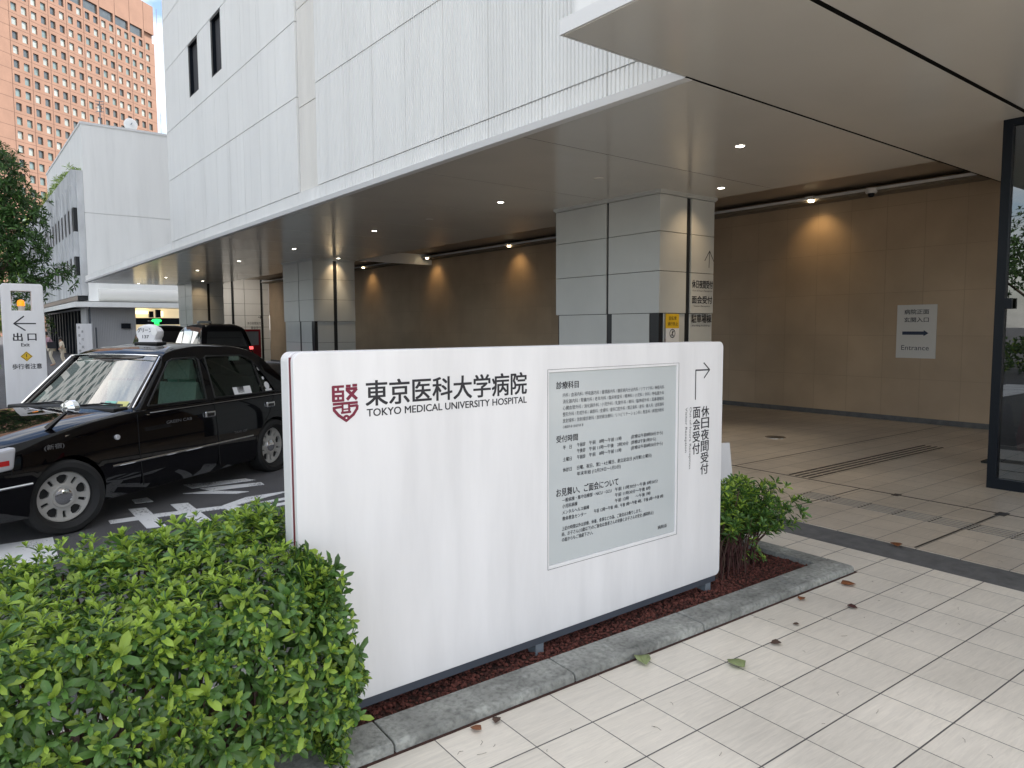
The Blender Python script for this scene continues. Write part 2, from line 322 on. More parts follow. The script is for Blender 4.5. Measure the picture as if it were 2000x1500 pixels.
def text(mb, body, u0, v0, u1=None, v1=None, O=(0, 0, 0), U=(1, 0, 0), V=(0, 0, 1), weight=0.0, size=None, mi=0, rot=0):
    """place text on the plane O + u*U + v*V.  bbox is fitted to u0..u1, v0..v1 ; or size given with baseline-left at u0,v0"""
    if weight:
        hgt = (v1 - v0) if size is None else size; dW = np.cross(np.array(U, float), np.array(V, float)) * 1e-4
        for q, (du, dv) in enumerate(((-1, -.6), (1, -.6), (-1, .6), (1, .6))):
            e_ = weight * hgt * 1.6; text(mb, body, u0 + du * e_, v0 + dv * e_, None if u1 is None else u1 + du * e_, None if v1 is None else v1 + dv * e_, tuple(np.array(O, float) + dW * q), U, V, 0, size, mi, rot)
        return
    v, f = text_verts(body, 0)
    if len(v) == 0: return
    if rot: v = np.stack([v[:, 1], -v[:, 0]], 1)          # reads downwards
    lo, hi = v.min(0), v.max(0)
    if size is None:
        sx = (u1 - u0) / (hi[0] - lo[0]); sy = (v1 - v0) / (hi[1] - lo[1]); q = (v - lo) * [sx, sy] + [u0, v0]
    elif u1 is not None: q = (v - [lo[0], 0]) * [(u1 - u0) / (hi[0] - lo[0]), size] + [u0, v0]
    else: q = (v - [lo[0], 0]) * size + [u0, v0]
    O, U, V = np.array(O), np.array(U), np.array(V)
    mb.add([tuple(O + a * U + b * V) for a, b in q], f, mi)
def stroke(mb, pts, wd, O, U, V, mi=0):
    """flat polyline strokes as quads on a plane"""
    O, U, V = np.array(O, float), np.array(U, float), np.array(V, float)
    W_ = np.cross(U, V)
    for a, b in zip(pts[:-1], pts[1:]):
        mb.k = getattr(mb, 'k', 0) + 1; O = O + 0 if mb.k == 0 else O; Ok = O + W_ * (mb.k % 40) * 3e-5
        a, b = np.array(a, float), np.array(b, float); d = (b - a) / np.linalg.norm(b - a); n = np.array([-d[1], d[0]]) * wd / 2; a = a - d * wd * .25; b = b + d * wd * .25
        mb.add([tuple(Ok + q[0] * U + q[1] * V) for q in (a - n, b - n, b + n, a + n)], [(0, 1, 2, 3)], mi)
def poly_flat(mb, pts, O, U, V, mi=0):
    O, U, V = np.array(O, float), np.array(U, float), np.array(V, float)
    mb.add([tuple(O + q[0] * U + q[1] * V) for q in pts], [tuple(range(len(pts)))], mi)
def rrect(x0, z0, x1, z1, r, n=5):
    out = []
    for cx, cz, a0 in ((x1 - r, z1 - r, 0), (x0 + r, z1 - r, 90), (x0 + r, z0 + r, 180), (x1 - r, z0 + r, 270)):
        for k in range(n + 1): a = R(a0 + 90 * k / n); out.append((cx + r * math.cos(a), cz + r * math.sin(a)))
    return out
XA, YA, ZA = (1, 0, 0), (0, 1, 0), (0, 0, 1)

# ================================================================== SETTING
# ground sheet / road (one sheet to the horizon)
struct(MB().add([(-600, -600, -.1), (600, -600, -.1), (600, 900, -.1), (-600, 900, -.1)], [(0, 1, 2, 3)]).build('road', 'asphalt', recalc=False))
plaza = MB(); plaza.box(-40, -40, -.12, 5.03, 3.2, 0).box(5.03, -40, -.12, 5.038, 9.9, -0.002)
struct(plaza.build('plaza', 'plaza_tile'))
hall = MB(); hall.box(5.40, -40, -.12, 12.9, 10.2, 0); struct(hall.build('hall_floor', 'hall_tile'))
dr = MB(); dr.box(5.038, -40, -.12, 5.40, 9.9, -0.004); struct(dr.build('drain_strip', 'drain'))
sid = MB(); sid.box(-30, 3.2, -.12, 3.0, 3.34, -0.0).box(3.0, 3.2, -.12, 5.03, 3.34, -0.0)
struct(sid.build('road_kerb', 'kerb'))
# hall floor metal joints + tactile guide bars
mj = MB(); mj.box(6.97, -5, 0.0, 6.985, 9.8, 0.003).box(5.42, 2.255, 0, 6.965, 2.268, 0.003).box(5.42, 3.47, 0, 6.97, 3.478, .003).box(6.985, 4.95, 0, 12.3, 4.958, 0.003)
mj.box(6.90, 2.21, 0, 7.03, 2.29, 0.004).box(6.93, 3.1, 0, 7.02, 3.16, 0.004)
struct(mj.build('floor_joint', 'metal_dark'))
st = MB()
for i in range(4):
    y = 4.04 + i * .075; x = 7.02
    while x < 10.1: st.box(x, y, 0, x + .26, y + .022, .005); x += .2895
st.build('guide_bars_dark', 'metal_dark').name = 'guide_strip'
g1 = bpy.data.objects['guide_strip']; tag(g1, 'dark raised guide strip running across the hall floor towards the back wall', 'tactile paving')
st = MB()
for i in range(5):
    x = 6.225 + i * .052; y = -1.0
    while y < 3.5: st.box(x, y, 0, x + .009, y + .275, .005).box(x - .006, y + .278, 0, x + .018, y + .290, .004, 1); y += .2935
g2 = st.build('guide_strip', ['guide_steel', 'metal_dark']); tag(g2, 'steel guide strip on the hall floor running from the bush to the glass door', 'tactile paving')

# planter bed: kerb, gravel
kb = MB()
xs = [-6 + .905 * k for k in range(12)]
xs = [x for x in xs if x < 4.2] + [4.57]
prof = [(2.285, 0), (2.29, .032), (2.305, .040), (2.475, .043), (2.48, .03), (2.48, 0)]
for a, b in zip(xs[:-1], xs[1:]): kb.prism(prof, 'x', a + .0035, b - .0035)
kb.prism([(4.42, 2.482), (4.57, 2.482), (4.57, 3.2), (4.42, 3.2)], 'z', 0, .041)
struct(kb.build('kerb', 'kerb', bevel=.004))
kg = MB(); kg.box(-6, 2.272, -.001, 4.58, 2.46, .0025).box(4.55, 2.3, -.001, 4.582, 3.2, .0024); struct(kg.build('kerb_shadow_line', 'soil'))  # dark strip in soil colour, painted for the shadow line at the kerb foot
bed = MB(); bed.box(-6, 2.48, 0.001, 4.42, 3.2, .008); struct(bed.build('planting_bed', 'soil'))
def scatter_stones(name, n, region, size, matn, z):
    ico = [(0, 0, 1), (.894, 0, .447), (.276, .851, .447), (-.724, .526, .447), (-.724, -.526, .447), (.276, -.851, .447), (.724, .526, -.447), (-.276, .851, -.447), (-.894, 0, -.447), (-.276, -.851, -.447), (.724, -.526, -.447), (0, 0, -1)]
    fs = [(0, 1, 2), (0, 2, 3), (0, 3, 4), (0, 4, 5), (0, 5, 1), (1, 6, 2), (2, 7, 3), (3, 8, 4), (4, 9, 5), (5, 10, 1), (6, 7, 2), (7, 8, 3), (8, 9, 4), (9, 10, 5), (10, 6, 1), (11, 7, 6), (11, 8, 7), (11, 9, 8), (11, 10, 9), (11, 6, 10)]
    ico = np.array(ico); mb = MB()
    for _ in range(n):
        s = random.uniform(*size); a = random.uniform(0, 6.28); q = ico * (1 + np.random.uniform(-.28, .28, (12, 1))) * [s, s * random.uniform(.6, 1), s * random.uniform(.5, .9)]
        c, sn = math.cos(a), math.sin(a); x, y = q[:, 0] * c - q[:, 1] * sn, q[:, 0] * sn + q[:, 1] * c
        px, py = random.uniform(region[0], region[2]), random.uniform(region[1], region[3])
        mb.add(np.stack([x + px, y + py, q[:, 2] + z + random.uniform(-.002, .008)], 1), fs)
    return struct(mb.build(name, matn, recalc=False), 'stuff')
scatter_stones('lava_gravel', 5200, (1.05, 2.49, 3.7, 2.95), (.005, .0125), 'gravel', .011)
scatter_stones('lava_gravel', 3000, (3.55, 2.49, 4.41, 3.18), (.0045, .010), 'gravel', .010)

FLOOR = Matrix.Translation((3, 2, 0)) @ Matrix.Rotation(R(-1.7), 4, 'Z') @ Matrix.Translation((-3, -2, 0))
for nm in ('plaza', 'hall_floor', 'drain_strip', 'road_kerb', 'floor_joint', 'guide_strip', 'guide_strip.001', 'kerb', 'kerb_shadow_line', 'planting_bed', 'lava_gravel', 'lava_gravel.001'):
    bpy.data.objects[nm].matrix_world = FLOOR @ (Matrix.Translation((0, -.03, 0)) if nm in ('kerb', 'kerb_shadow_line', 'planting_bed', 'lava_gravel', 'lava_gravel.001') else Matrix.Identity(4))
# road paint
def paint(name, polys, label, zo=0):
    mb = MB()
    for i, p in enumerate(polys): mb.prism(p, 'z', -.0995 + zo, -.0955 + zo + .0004 * i)
    return struct(mb.build(name, 'road_white'))
paint('stop_line', [[(-8, 6.15), (.57, 6.15), (.60, 6.86), (-8, 7.4)]], '')
paint('road_lettering', [[(1.045, 7.02), (1.43, 7.00), (2.0, 6.93), (2.0, 7.05), (1.44, 7.14), (1.047, 7.15)], [(1.267, 7.49), (1.411, 7.45), (1.411, 6.63), (1.26, 6.66)], [(1.624, 7.43), (1.774, 7.39), (1.768, 6.56), (1.614, 6.59)],
    [(1.98, 6.83), (2.13, 6.68), (2.48, 6.72), (2.75, 6.80), (2.75, 6.9), (2.5, 6.81), (2.2, 6.80), (2.1, 7.0), (2.18, 7.02), (2.5, 7.16), (2.8, 7.27), (2.3, 7.27), (2.0, 7.06)],
    [(2.2, 6.95), (2.75, 7.02), (2.75, 6.93), (2.2, 6.88)]], '')
paint('road_lettering', [[(1.976, 8.043), (2.65, 8.04), (2.59, 8.19), (1.95, 8.3)], [(2.11, 7.79), (2.642, 7.74), (2.656, 7.88), (2.04, 7.99)], [(1.84, 7.85), (2.27, 7.50), (2.40, 7.51), (2.1, 7.80)], [(1.37, 7.88), (1.51, 7.89), (1.52, 7.67), (1.366, 7.70)]], '')

# ================================================================== HOSPITAL BUILDING
ZC = 3.55
hb = thing('hospital_building', 'white ribbed hospital building overhanging the covered driveway, with two narrow windows', 'building', (4.7, 10, 0))
body = MB(); body.box(4.78, 3.72, 3.66, 9.32, 20.12, 4.05).box(4.78, 3.72, 4.051, 40, 20.12, 18)
body.build('wall_core', 'facade_gap', hb)
tb = MB(); tb.box(12, 3.75, 18.01, 60, 34, 72); tb.build('sun_blocker_tower', 'facade', hb)  # unseen tower mass, added to keep the sun off the annex
def ribs(mb, y0, y1, z0, z1, x=4.7, pitch=.052, dep=.014):
    """vertical ribbed sheet facing -X with thickness"""
    n = max(1, int(round((y1 - y0) / pitch))); p = (y1 - y0) / n; pts = []
    for i in range(n):
        a = y0 + i * p; e = dep * (2.2 if i % 17 == 16 else 1); pts += [(x, a + p * .08), (x, a + p * .60), (x + e, a + p * .66), (x + e, a + p * .98)]
    pts = [(x, y0)] + pts + [(x, y1)]
    v = [(q[0], q[1], z) for z in (z0, z1) for q in pts]; m_ = len(pts); f = [(i, i + 1, m_ + i + 1, m_ + i) for i in range(m_ - 1)]
    mb.add(v, f); b = [(x + .05, y0, z0), (x + .05, y1, z0), (x + .05, y1, z1), (x + .05, y0, z1)]
    mb.add(b + [(x, y0, z0), (x, y1, z0), (x, y1, z1), (x, y0, z1)], [(0, 1, 5, 4), (2, 3, 7, 6), (0, 4, 7, 3), (1, 2, 6, 5)])
G = .006
near = MB(); zr = [3.838, 5.40, 6.98, 8.6, 10.2, 11.8, 13.4, 15, 18]
for a, b in zip(zr[:-1], zr[1:]):
    y = 3.72
    ribs(near, 3.72, 10.885, a + G, b - G)
near.build('ribbed_cladding', 'facade', hb, recalc=False)
# band below the first joint runs the full length, in front of nothing (soffit edge)
band = MB(); y = 3.72
ribs(band, 3.72, 20.15, 3.625, 3.838 - G)
band.build('lower_band', 'facade', hb, recalc=False)
far = MB(); zf = [3.838, 5.378, 6.58, 8.10, 9.32, 10.86, 12.4, 14, 18]
wins = [(17.20, 17.98, 6.92, 8.10), (15.50, 16.22, 6.90, 8.10)]
for a, b in zip(zf[:-1], zf[1:]):
    if a == 6.58:
        segs = [(11.66, 15.52, a, b), (16.21, 17.20, a, b), (17.97, 20.15, a, b), (15.52, 16.21, a, 6.90), (17.20, 17.97, a, 6.92)]
    else: segs = [(11.66, 20.15, a, b)]
    for s0, s1, za, zb in segs:
        ribs(far, s0, s1, za + (G if za == a else 0), zb - (G if zb == b else 0))
far.build('ribbed_cladding', 'facade', hb, recalc=False)
bg_ = MB()
for a, b in ((3.838, 5.20), (5.20, 6.75), (6.75, 8.3), (8.3, 9.8), (9.8, 18)): ribs(bg_, 10.90, 11.645, a + G, b - G, x=4.735, pitch=.09, dep=.004)
bg_.build('recessed_strip', 'facade_beige', hb, recalc=False)
ew = MB(); ew.box(4.7, 20.15, 3.64, 40, 20.2, 18); ew.build('end_wall', 'facade', hb)
for (y0, y1, z0, z1) in wins:
    fr = MB(); t_ = .05
    fr.box(4.705, y0, z0, 4.80, y0 + t_, z1 - .012).box(4.705, y1 - .11, z0, 4.80, y1, z1 - .012).box(4.70, y0, z1 - .06, 4.80, y1, z1 - .014).box(4.705, y0 + t_, z0, 4.775, y1 - .11, z0 + .03)
    wo_ = fr.build('window', 'black_frame', hb)
    gl = MB(); gl.box(4.76, y0 + t_, z0 + .03, 4.77, y1 - .11, z1 - .06); gl.build('pane', 'glass_window', wo_)
# edge lip of the soffit (full length to the far tip)
lip = MB(); lp = [(4.70, 3.625), (4.66, 3.62), (4.675, 3.555), (4.72, 3.545), (4.75, 3.545), (4.75, 3.625)]
lip.prism([(p[0], p[1]) for p in lp], 'y', 3.71, 34.8); lip.box(4.76, 34.7, 3.55, 9.35, 34.8, 3.66); lip.build('soffit_edge', 'lip', hb)
up_ = MB(); ribs(up_, 20.2, 34.8, 3.625, 3.838 - G); up_.box(4.76, 20.2, 3.62, 9.35, 34.8, 3.83); up_.build('canopy_fascia', 'facade', hb, recalc=False)
# soffit panels with narrow dark joints
sf = MB(); ys = [3.715, 5.85, 7.93, 9.98, 12.03, 14.08, 16.13, 18.2, 20.25, 22.3, 24.35, 26.4, 28.45, 30.5, 32.6, 34.7]
for a, b in zip(ys[:-1], ys[1:]): sf.box(4.752, a + .008, ZC, 9.35, b - .008, ZC + .03)
sf.build('soffit', 'soffit', hb)
gk = MB()
for a in ys[1:-1]: gk.box(4.76, a - .0078, ZC + .002, 9.34, a + .0078, ZC + .031)
gk.build('soffit_gasket', 'gasket', hb)
sb_ = MB(); sb_.box(4.76, 3.72, ZC + .04, 9.33, 34.7, ZC + .06); sb_.build('soffit_backing', 'facade_gap', hb)
rc = MB(); rc.box(9.35, 3.66, 3.97, 12.55, 35.2, 4.0).box(9.33, 3.66, ZC + .002, 9.352, 35.2, 3.97).box(9.352, 3.64, ZC + .04, 12.55, 3.66, 3.97)
rc.build('ceiling_recess', 'recess', hb)
rl = MB(); rl.box(12.16, 3.66, 3.84, 12.20, 35.2, 3.88); rl.build('cove_rail', 'lip', hb); rl = MB(); rl.box(12.20, 3.66, 3.80, 12.545, 35.2, 3.87); rl.build('cove_ledge', 'cove_brown', hb)
bw = MB(); bw.box(12.55, 3.0, 0, 12.8, 35.2, 4.0); bw.build('back_wall', 'wall_tile', hb)
bb = MB(); bb.box(12.53, 3.0, 0, 12.552, 35.2, .085); bb.build('skirting', 'drain', hb)
e2 = MB(); zz = [0, .56, 1.12, 1.68, 2.24, 2.8, 3.5, 3.97]
for xa, xb in ((9.7, 10.74), (10.86, 11.34), (11.36, 12.12), (12.25, 12.545)):
    for a, b in zip(zz[:-1], zz[1:]): e2.box(xa + .004, 35.2, a + .006, xb - .004, 35.3, b - .006)
e2.build('end_panels', 'facade', hb)
e3 = MB(); e3.box(9.7, 35.305, 0, 12.55, 35.4, 4.0); e3.build('end_backing', 'pillar_slot', hb)
tl = MB(); O_ = (0, 35.195, 0)
stroke(tl, [(11.98, 2.16), (12.14, 2.16)], .025, O_, XA, ZA); stroke(tl, [(12.07, 2.23), (12.14, 2.16), (12.07, 2.09)], .025, O_, XA, ZA)
text(tl, '休日夜間受付', 11.45, 1.80, 12.10, 1.93, O_); text(tl, '面会受付', 11.62, 1.58, 12.10, 1.71, O_)
tl.build('lettering', 'ink', hb)
# camera-side wing : canopy + tall wall above it
wg = thing('hospital_wing', 'tall grey-white hospital wing above the flat entrance canopy', 'building', (5, 0, 0))
c = MB(); yy = [-6, -4, -2.0, .3, 2.368]
for a, b in zip(yy[:-1], yy[1:]): c.box(3.36, a + .008, ZC, 12.55, b - .008, ZC + .03)
c.box(3.36, 2.405, ZC, 12.55, 3.682, ZC + .03); c.build('soffit', 'soffit', wg)
c = MB(); c.box(4.662, 3.683, ZC + .002, 12.5, 3.713, ZC + .105).box(3.37, 2.3685, ZC + .003, 12.5, 2.4045, ZC + .034); c.build('soffit_gasket', 'gasket', wg)
c = MB(); c.box(3.36, -6, ZC + .035, 12.5, 3.68, ZC + .07); c.build('soffit_backing', 'facade_gap', wg)
c = MB(); c.box(3.34, -6, ZC + .005, 3.36, 3.698, ZC + .105).box(3.34, 3.698, ZC + .005, 4.66, 3.713, ZC + .105).box(3.36, -6, ZC + .075, 12.5, 3.695, ZC + .105); c.build('canopy_edge', 'lip', wg)
c = MB(); zz = [ZC + .106, 5.2, 6.8, 8.4, 10, 14, 20, 27, 34]
for a, b in zip(zz[:-1], zz[1:]): ribs(c, -6, 3.62, a, b - .01, x=3.39, pitch=.3, dep=.0)
c.box(3.46, -6, ZC + .106, 40, 3.62, 34); c.build('wall', 'facade', wg, recalc=False)
c = MB(); c.box(12.55, -6, 0, 12.8, 3.0, ZC); c.build('back_wall', 'wall_tile', wg)

# pillars
def pillar(y0, label, rows, dy=2.22):
    x0 = 8.06; x1 = 9.32; y1 = y0 + dy
    t = thing('pillar', label, 'pillar', (x0, y0, 0), group='panel-clad pillars of the covered driveway')
    core = MB(); core.box(x0 + .03, y0 + .03, 0, x1 - .03, y1 - .03, ZC); core.build('core', 'pillar_slot', t)
    pn = MB(); ym = y0 + 1.03; xm0, xm1 = x0 + .60, x0 + .71
    for a, b in zip(rows[:-1], rows[1:]):
        low = b < 1.85; q = .06 if low else 0
        for (ya, yb) in ((y0 + (.20 if low else 0), ym - .02), (ym + .03, y1)): pn.box(x0 + q * .3, ya, a + .004, x0 + .028, yb - q, b - .004)
        for (xa, xb) in ((x0 + (.12 if low else .0281), xm0), (xm1, x1)): pn.box(xa, y0 + q * .3, a + .004, xb, y0 + .028, b - .004)
        pn.box(x1 - .028, y0 + .03, a + .004, x1, y1, b - .004)
    pn.build('panel', 'pillar', t, bevel=.002)
    cp = MB(); cp.box(x0 - .03, y0 - .03, ZC - .035, x1 + .03, y1 + .03, ZC + .001).box(x0 - .015, y0 - .015, ZC - .055, x1 + .015, y1 + .015, ZC - .035); cp.build('top_trim', 'pillar', t)
    return t
rows = [0, .6, 1.2, 1.80, 2.405, 2.968, ZC - .056]
pA = pillar(6.82, 'nearest pale panelled pillar, with direction lettering and an upward arrow', rows)
pillar(19.15, 'middle pale panelled pillar, left of the long brown wall behind the sign', rows)
pillar(31.6, 'farthest pale panelled pillar, behind the parked taxis', rows)
tl = MB(); O_ = (0, 6.8165, 0)
stroke(tl, [(9.20, 2.50), (9.21, 2.745)], .014, O_, XA, ZA); stroke(tl, [(9.095, 2.60), (9.21, 2.75), (9.32 - .005, 2.60)], .014, O_, XA, ZA)
for s, a, b, z0, z1 in (('休日夜間受付', 8.80, 9.30, 2.18, 2.30), ('面会受付', 8.80, 9.29, 1.95, 2.065), ('駐車場棟', 8.80, 9.28, 1.66, 1.79)): text(tl, s, a, z0, b, z1, O_, weight=.012)
for s, a, b, z0, z1 in (('Out-of-hours Reception', 8.81, 9.29, 2.125, 2.155), ('Visitor Reception', 8.84, 9.24, 1.895, 1.925), ('Parking building', 8.82, 9.24, 1.60, 1.63)): text(tl, s, a, z0, b, z1, O_, mi=1)
tl.build('lettering', ['ink', 'ink_grey'], pA)
nt_ = thing('notice_poster', 'small yellow, white and red warning notice on the nearest pillar', 'poster', (8.36, 6.81, 1.2))
c = MB(); c.box(8.20, 6.811, 1.35, 8.50, 6.8135, 1.58, 0); c.box(8.20, 6.812, 1.58, 8.50, 6.8155, 1.79, 1); c.box(8.20, 6.812, 1.10, 8.50, 6.8155, 1.43, 2); c.build('sheet', ['sticker_white', 'warn_yellow', 'warn_red'], nt_)
c = MB(); O_ = (0, 6.809, 0); text(c, '自転車', 8.27, 1.70, 8.44, 1.755, O_); text(c, '通行禁止', 8.24, 1.62, 8.47, 1.67, O_)
ring = [(8.35 + .06 * math.cos(k * .524), 1.505 + .06 * math.sin(k * .524)) for k in range(13)]; stroke(c, ring, .012, O_, XA, ZA); stroke(c, [(8.31, 1.46), (8.39, 1.55)], .012, O_, XA, ZA); stroke(c, [(8.35, 1.54), (8.34, 1.49), (8.37, 1.47)], .016, O_, XA, ZA)
c.build('lettering', 'ink', nt_)
# entrance poster on the back wall
ep = thing('entrance_poster', 'white poster with a blue right-pointing arrow on the brown back wall', 'poster', (12.545, 5.17, 1.065))
c = MB(); c.box(12.538, 4.87, 1.068, 12.548, 5.485, 1.945); c.build('sheet', 'poster', ep)
c = MB(); O_ = (12.536, 0, 0); U_ = (0, -1, 0)
text(c, '病院正面', -5.37, 1.79, -4.99, 1.87, O_, U_, weight=.012); text(c, '玄関入口', -5.37, 1.66, -4.99, 1.74, O_, U_, weight=.012); text(c, 'Entrance', -5.40, 1.20, -4.97, 1.28, O_, U_, mi=0)
stroke(c, [(-5.38, 1.48), (-5.06, 1.48)], .055, O_, U_, ZA, 1); poly_flat(c, [(-5.06, 1.43), (-4.985, 1.48), (-5.06, 1.53)], O_, U_, ZA, 1)
c.build('lettering', ['ink_grey', 'ink_blue'], ep)
# glass door / screen on the right
gd = thing('glass_screen', 'black framed glass entrance screen at the right edge under the canopy', 'glass door', (8.02, 2.2, 0))
c = MB(); c.box(8.02, 2.52, 0, 8.14, 2.60, ZC - .002).box(8.02, -2, ZC - .06, 8.12, 2.52, ZC - .002).box(8.02, -2, 0, 8.12, 2.52, .10).box(8.12, 2.50, 1.9, 8.2, 2.59, 2.02).box(8.03, 1.2, .10, 8.1, 1.26, ZC - .06)
c.build('frame', 'black_frame', gd)
c = MB(); c.box(8.06, 1.26, .10, 8.07, 2.52, ZC - .06).box(8.06, -2, .10, 8.07, 1.2, ZC - .06); c.build('pane', 'glass_door', gd)
c = MB(); c.box(7.985, 2.45, 1.76, 8.02, 2.52, 1.86); c.build('sensor', 'black_frame', gd)
def cone(x, y, label, mn='cone_red'):
    t = thing('traffic_cone', label, 'traffic cone', (x, y, 0), group='traffic cones behind the glass screen')
    c = MB(); c.lathe([(.15, .03), (.13, .05), (.03, .68), (.02, .70)], 20, 'z', (x, y, 0)); c.build('cone', mn, t, smooth=True)
    c = MB(); c.box(x - .19, y - .19, 0, x + .19, y + .19, .03); c.build('base', mn, t, bevel=.01)
cone(10.9, 3.10, 'red traffic cone seen through the glass at the right edge')
cone(9.6, 2.93, 'dark green traffic cone seen through the glass, nearest the black post', 'cabin')
# downlights and wall washers
def spot(loc, tgt, e, col, size=70, blend=.8):
    l = bpy.data.lights.new('downlight_lamp', 'SPOT'); l.energy = e; l.color = col; l.spot_size = R(size); l.spot_blend = blend; l.shadow_soft_size = .04
    o = bpy.data.objects.new('downlight_lamp', l); scene.collection.objects.link(o); o.location = loc
    o.rotation_euler = (Vector(loc) - Vector(tgt)).to_track_quat('Z', 'Y').to_euler()
dl = [(6.86, 4.706), (6.9, 9.036), (6.87, 13.187), (6.82, 17.29), (6.76, 21.33), (6.7, 25.46), (6.66, 29.65), (6.59, 34.2), (8.69, 6.257), (8.72, 18.9), (8.35, 31.03)]
WH = ['nearest the canopy corner', 'left of the nearest pillar', 'over the sign', 'by the middle pillar', 'over the parked taxis', 'beyond the parked taxis', 'by the farthest pillar', 'at the far tip of the soffit', 'in front of the nearest pillar', 'in front of the middle pillar', 'in front of the farthest pillar']
for (x, y), wh in zip(dl, WH):
    t = thing('downlight', 'small round lit downlight in the soffit ' + wh, 'ceiling light', (x, y, ZC), group='downlights in the driveway soffit')
    c = MB(); c.lathe([(.045, ZC - .004), (.045, ZC - .001)], 16, 'z', (x, y, 0)); c.build('lens', 'downlight', t)
    c = MB(); c.lathe([(.062, ZC - .003), (.062, ZC + .02)], 20, 'z', (x, y, 0)); c.build('rim', 'lip', t)
    spot((x, y, ZC - .02), (x, y, 0), 30, (1, .80, .55), 60)
for i, (x, y) in enumerate([(8.72, 18.9), (8.35, 31.03), (8.69, 6.257)]):
    spot((x, y, ZC - .02), (x - .05, y + .7, 2.3), 12, (1, .70, .40), 88, 1.0)
for y, wh in ((6.876, 'nearest the arrow poster'), (15.59, 'nearest the main sign'), (19.84, 'middle of three left of the nearest pillar'), (24.3, 'leftmost, beside the middle pillar')):
    t = thing('wall_washer', 'warm wall washer above the brown wall, ' + wh, 'wall light', (12.18, y, 3.8), group='wall washers along the back wall')
    c = MB(); c.lathe([(.05, 3.800), (.05, 3.83)], 14, 'z', (12.19, y, 0)); c.build('lens', 'cove_light', t)
    c = MB(); c.box(12.11, y - .08, 3.832, 12.158, y + .08, 3.89); c.build('housing', 'lip', t)
    spot((12.12, y, 3.79), (12.55, y, 2.85), 9, (1, .66, .30), 100, 1.0)
t = thing('downlight', 'small round lit downlight in the recess before the white end panels', 'ceiling light', (10.3, 33, 3.96), group='downlights in the driveway soffit')
c = MB(); c.lathe([(.06, 3.962), (.06, 3.969)], 16, 'z', (10.3, 32.8, 0)); c.build('lens', 'downlight', t)
spot((10.3, 32.8, 3.9), (11.3, 35.2, 2.0), 60, (1, .92, .82), 110, 1.0)
t = thing('dome_camera', 'small dark dome security camera on the ledge above the brown wall', 'security camera', (12.15, 5.78, 3.8))
c = MB(); c.lathe([(.085, 3.86), (.09, 3.80), (.08, 3.78)], 20, 'z', (12.1, 5.78, 0)); c.build('housing', 'lip', t, smooth=True)
c = MB(); c.lathe([(.055, 3.779), (.05, 3.74), (.03, 3.72), (.005, 3.715)], 20, 'z', (12.1, 5.78, 0)); c.build('dome', 'black_frame', t, smooth=True)
for x, y, wh in ((6.838, 6.823, 'nearest'), (6.934, 11.187, 'farther')):
    c = MB(); c.lathe([(.06, ZC - .012), (.07, ZC - .002)], 20, 'z', (x, y, 0)); tag(c.build('smoke_detector', 'soffit'), 'flat grey sprinkler disc in the soffit, the %s of the two' % wh, 'sprinkler', 'sprinkler discs in the soffit')
c = MB(); gx, gy = 9.35, 5.72  # chrome rings standing in for the wall washer's reflection on the floor
for k in range(6): r_ = .03 + .022 * k; c.lathe([(r_ + .007, 0), (r_ + .007, .004), (r_ - .007, .004), (r_ - .007, 0)], 24, 'z', (gx, gy, 0))
tag(c.build('washer_reflection', 'chrome'), 'round chrome rings added on the dim hall floor as the wall washer reflection', 'floor reflection')

# ================================================================== MAIN SIGN
sg = thing('hospital_sign', 'large white hospital sign with red crest, in the planting bed', 'sign', (2.3, 2.63, .025))
FY = 2.57; pl = rrect(.997, .10, 3.622, 1.512, .035)
c = MB(); c.prism(pl, 'y', FY, FY + .028)
front = c.build('front_panel', 'sign_white', sg)
k = MB().box(2.249, FY - .05, .44, 3.195, FY + .011, 1.385).build('cutter', 'ink'); k.location = (-2.3, -2.63, -.025)
front.parent = None; cut(front, [k]); front.parent = sg
b = front.modifiers.new('bevel', 'BEVEL'); b.width = .004; b.segments = 2; b.limit_method = 'ANGLE'; b.angle_limit = R(50)
c = MB(); c.prism(rrect(.997, .10, 3.622, 1.512, .035), 'y', FY + .052, FY + .13); c.build('rear_panel', 'sign_white', sg, bevel=.006)
c = MB(); c.box(1.0005, FY + .028, .12, 3.607, FY + .052, 1.492); c.build('core_strip', 'sign_red', sg)
c = MB(); c.box(1.03, FY + .006, .064, 3.59, FY + .12, .0985); c.build('base_beam', 'steel_dark', sg)
for x in (2.17, 3.50, 1.1):
    c = MB(); c.box(x, FY + .010, .0, x + .05, FY + .09, .064); c.build('leg', 'steel_leg', sg)
c = MB(); c.box(2.2502, FY + .0062, .4412, 3.1938, FY + .0075, 1.3838); c.build('notice_panel', 'notice_panel', sg)
fr = MB()
for a in ((2.238, .422, 3.212, .4238), (2.238, 1.3985, 3.212, 1.400), (2.238, .4238, 2.2395, 1.3985), (3.2105, .4238, 3.212, 1.3985)): fr.box(a[0], FY - .0012, a[1], a[2], FY + .001, a[3])
fr.build('hatch_outline', 'ink_grey', sg)
O_ = (0, FY - .0008, 0)
c = MB(); text(c, '東京医科大学病院', 1.288, 1.293, 2.108, 1.394, O_, weight=.012); c.build('name_lettering', 'ink', sg)
c = MB(); text(c, 'TOKYO MEDICAL UNIVERSITY HOSPITAL', 1.291, 1.251, 2.108, 1.281, O_, weight=.014); c.build('name_lettering', 'ink', sg)
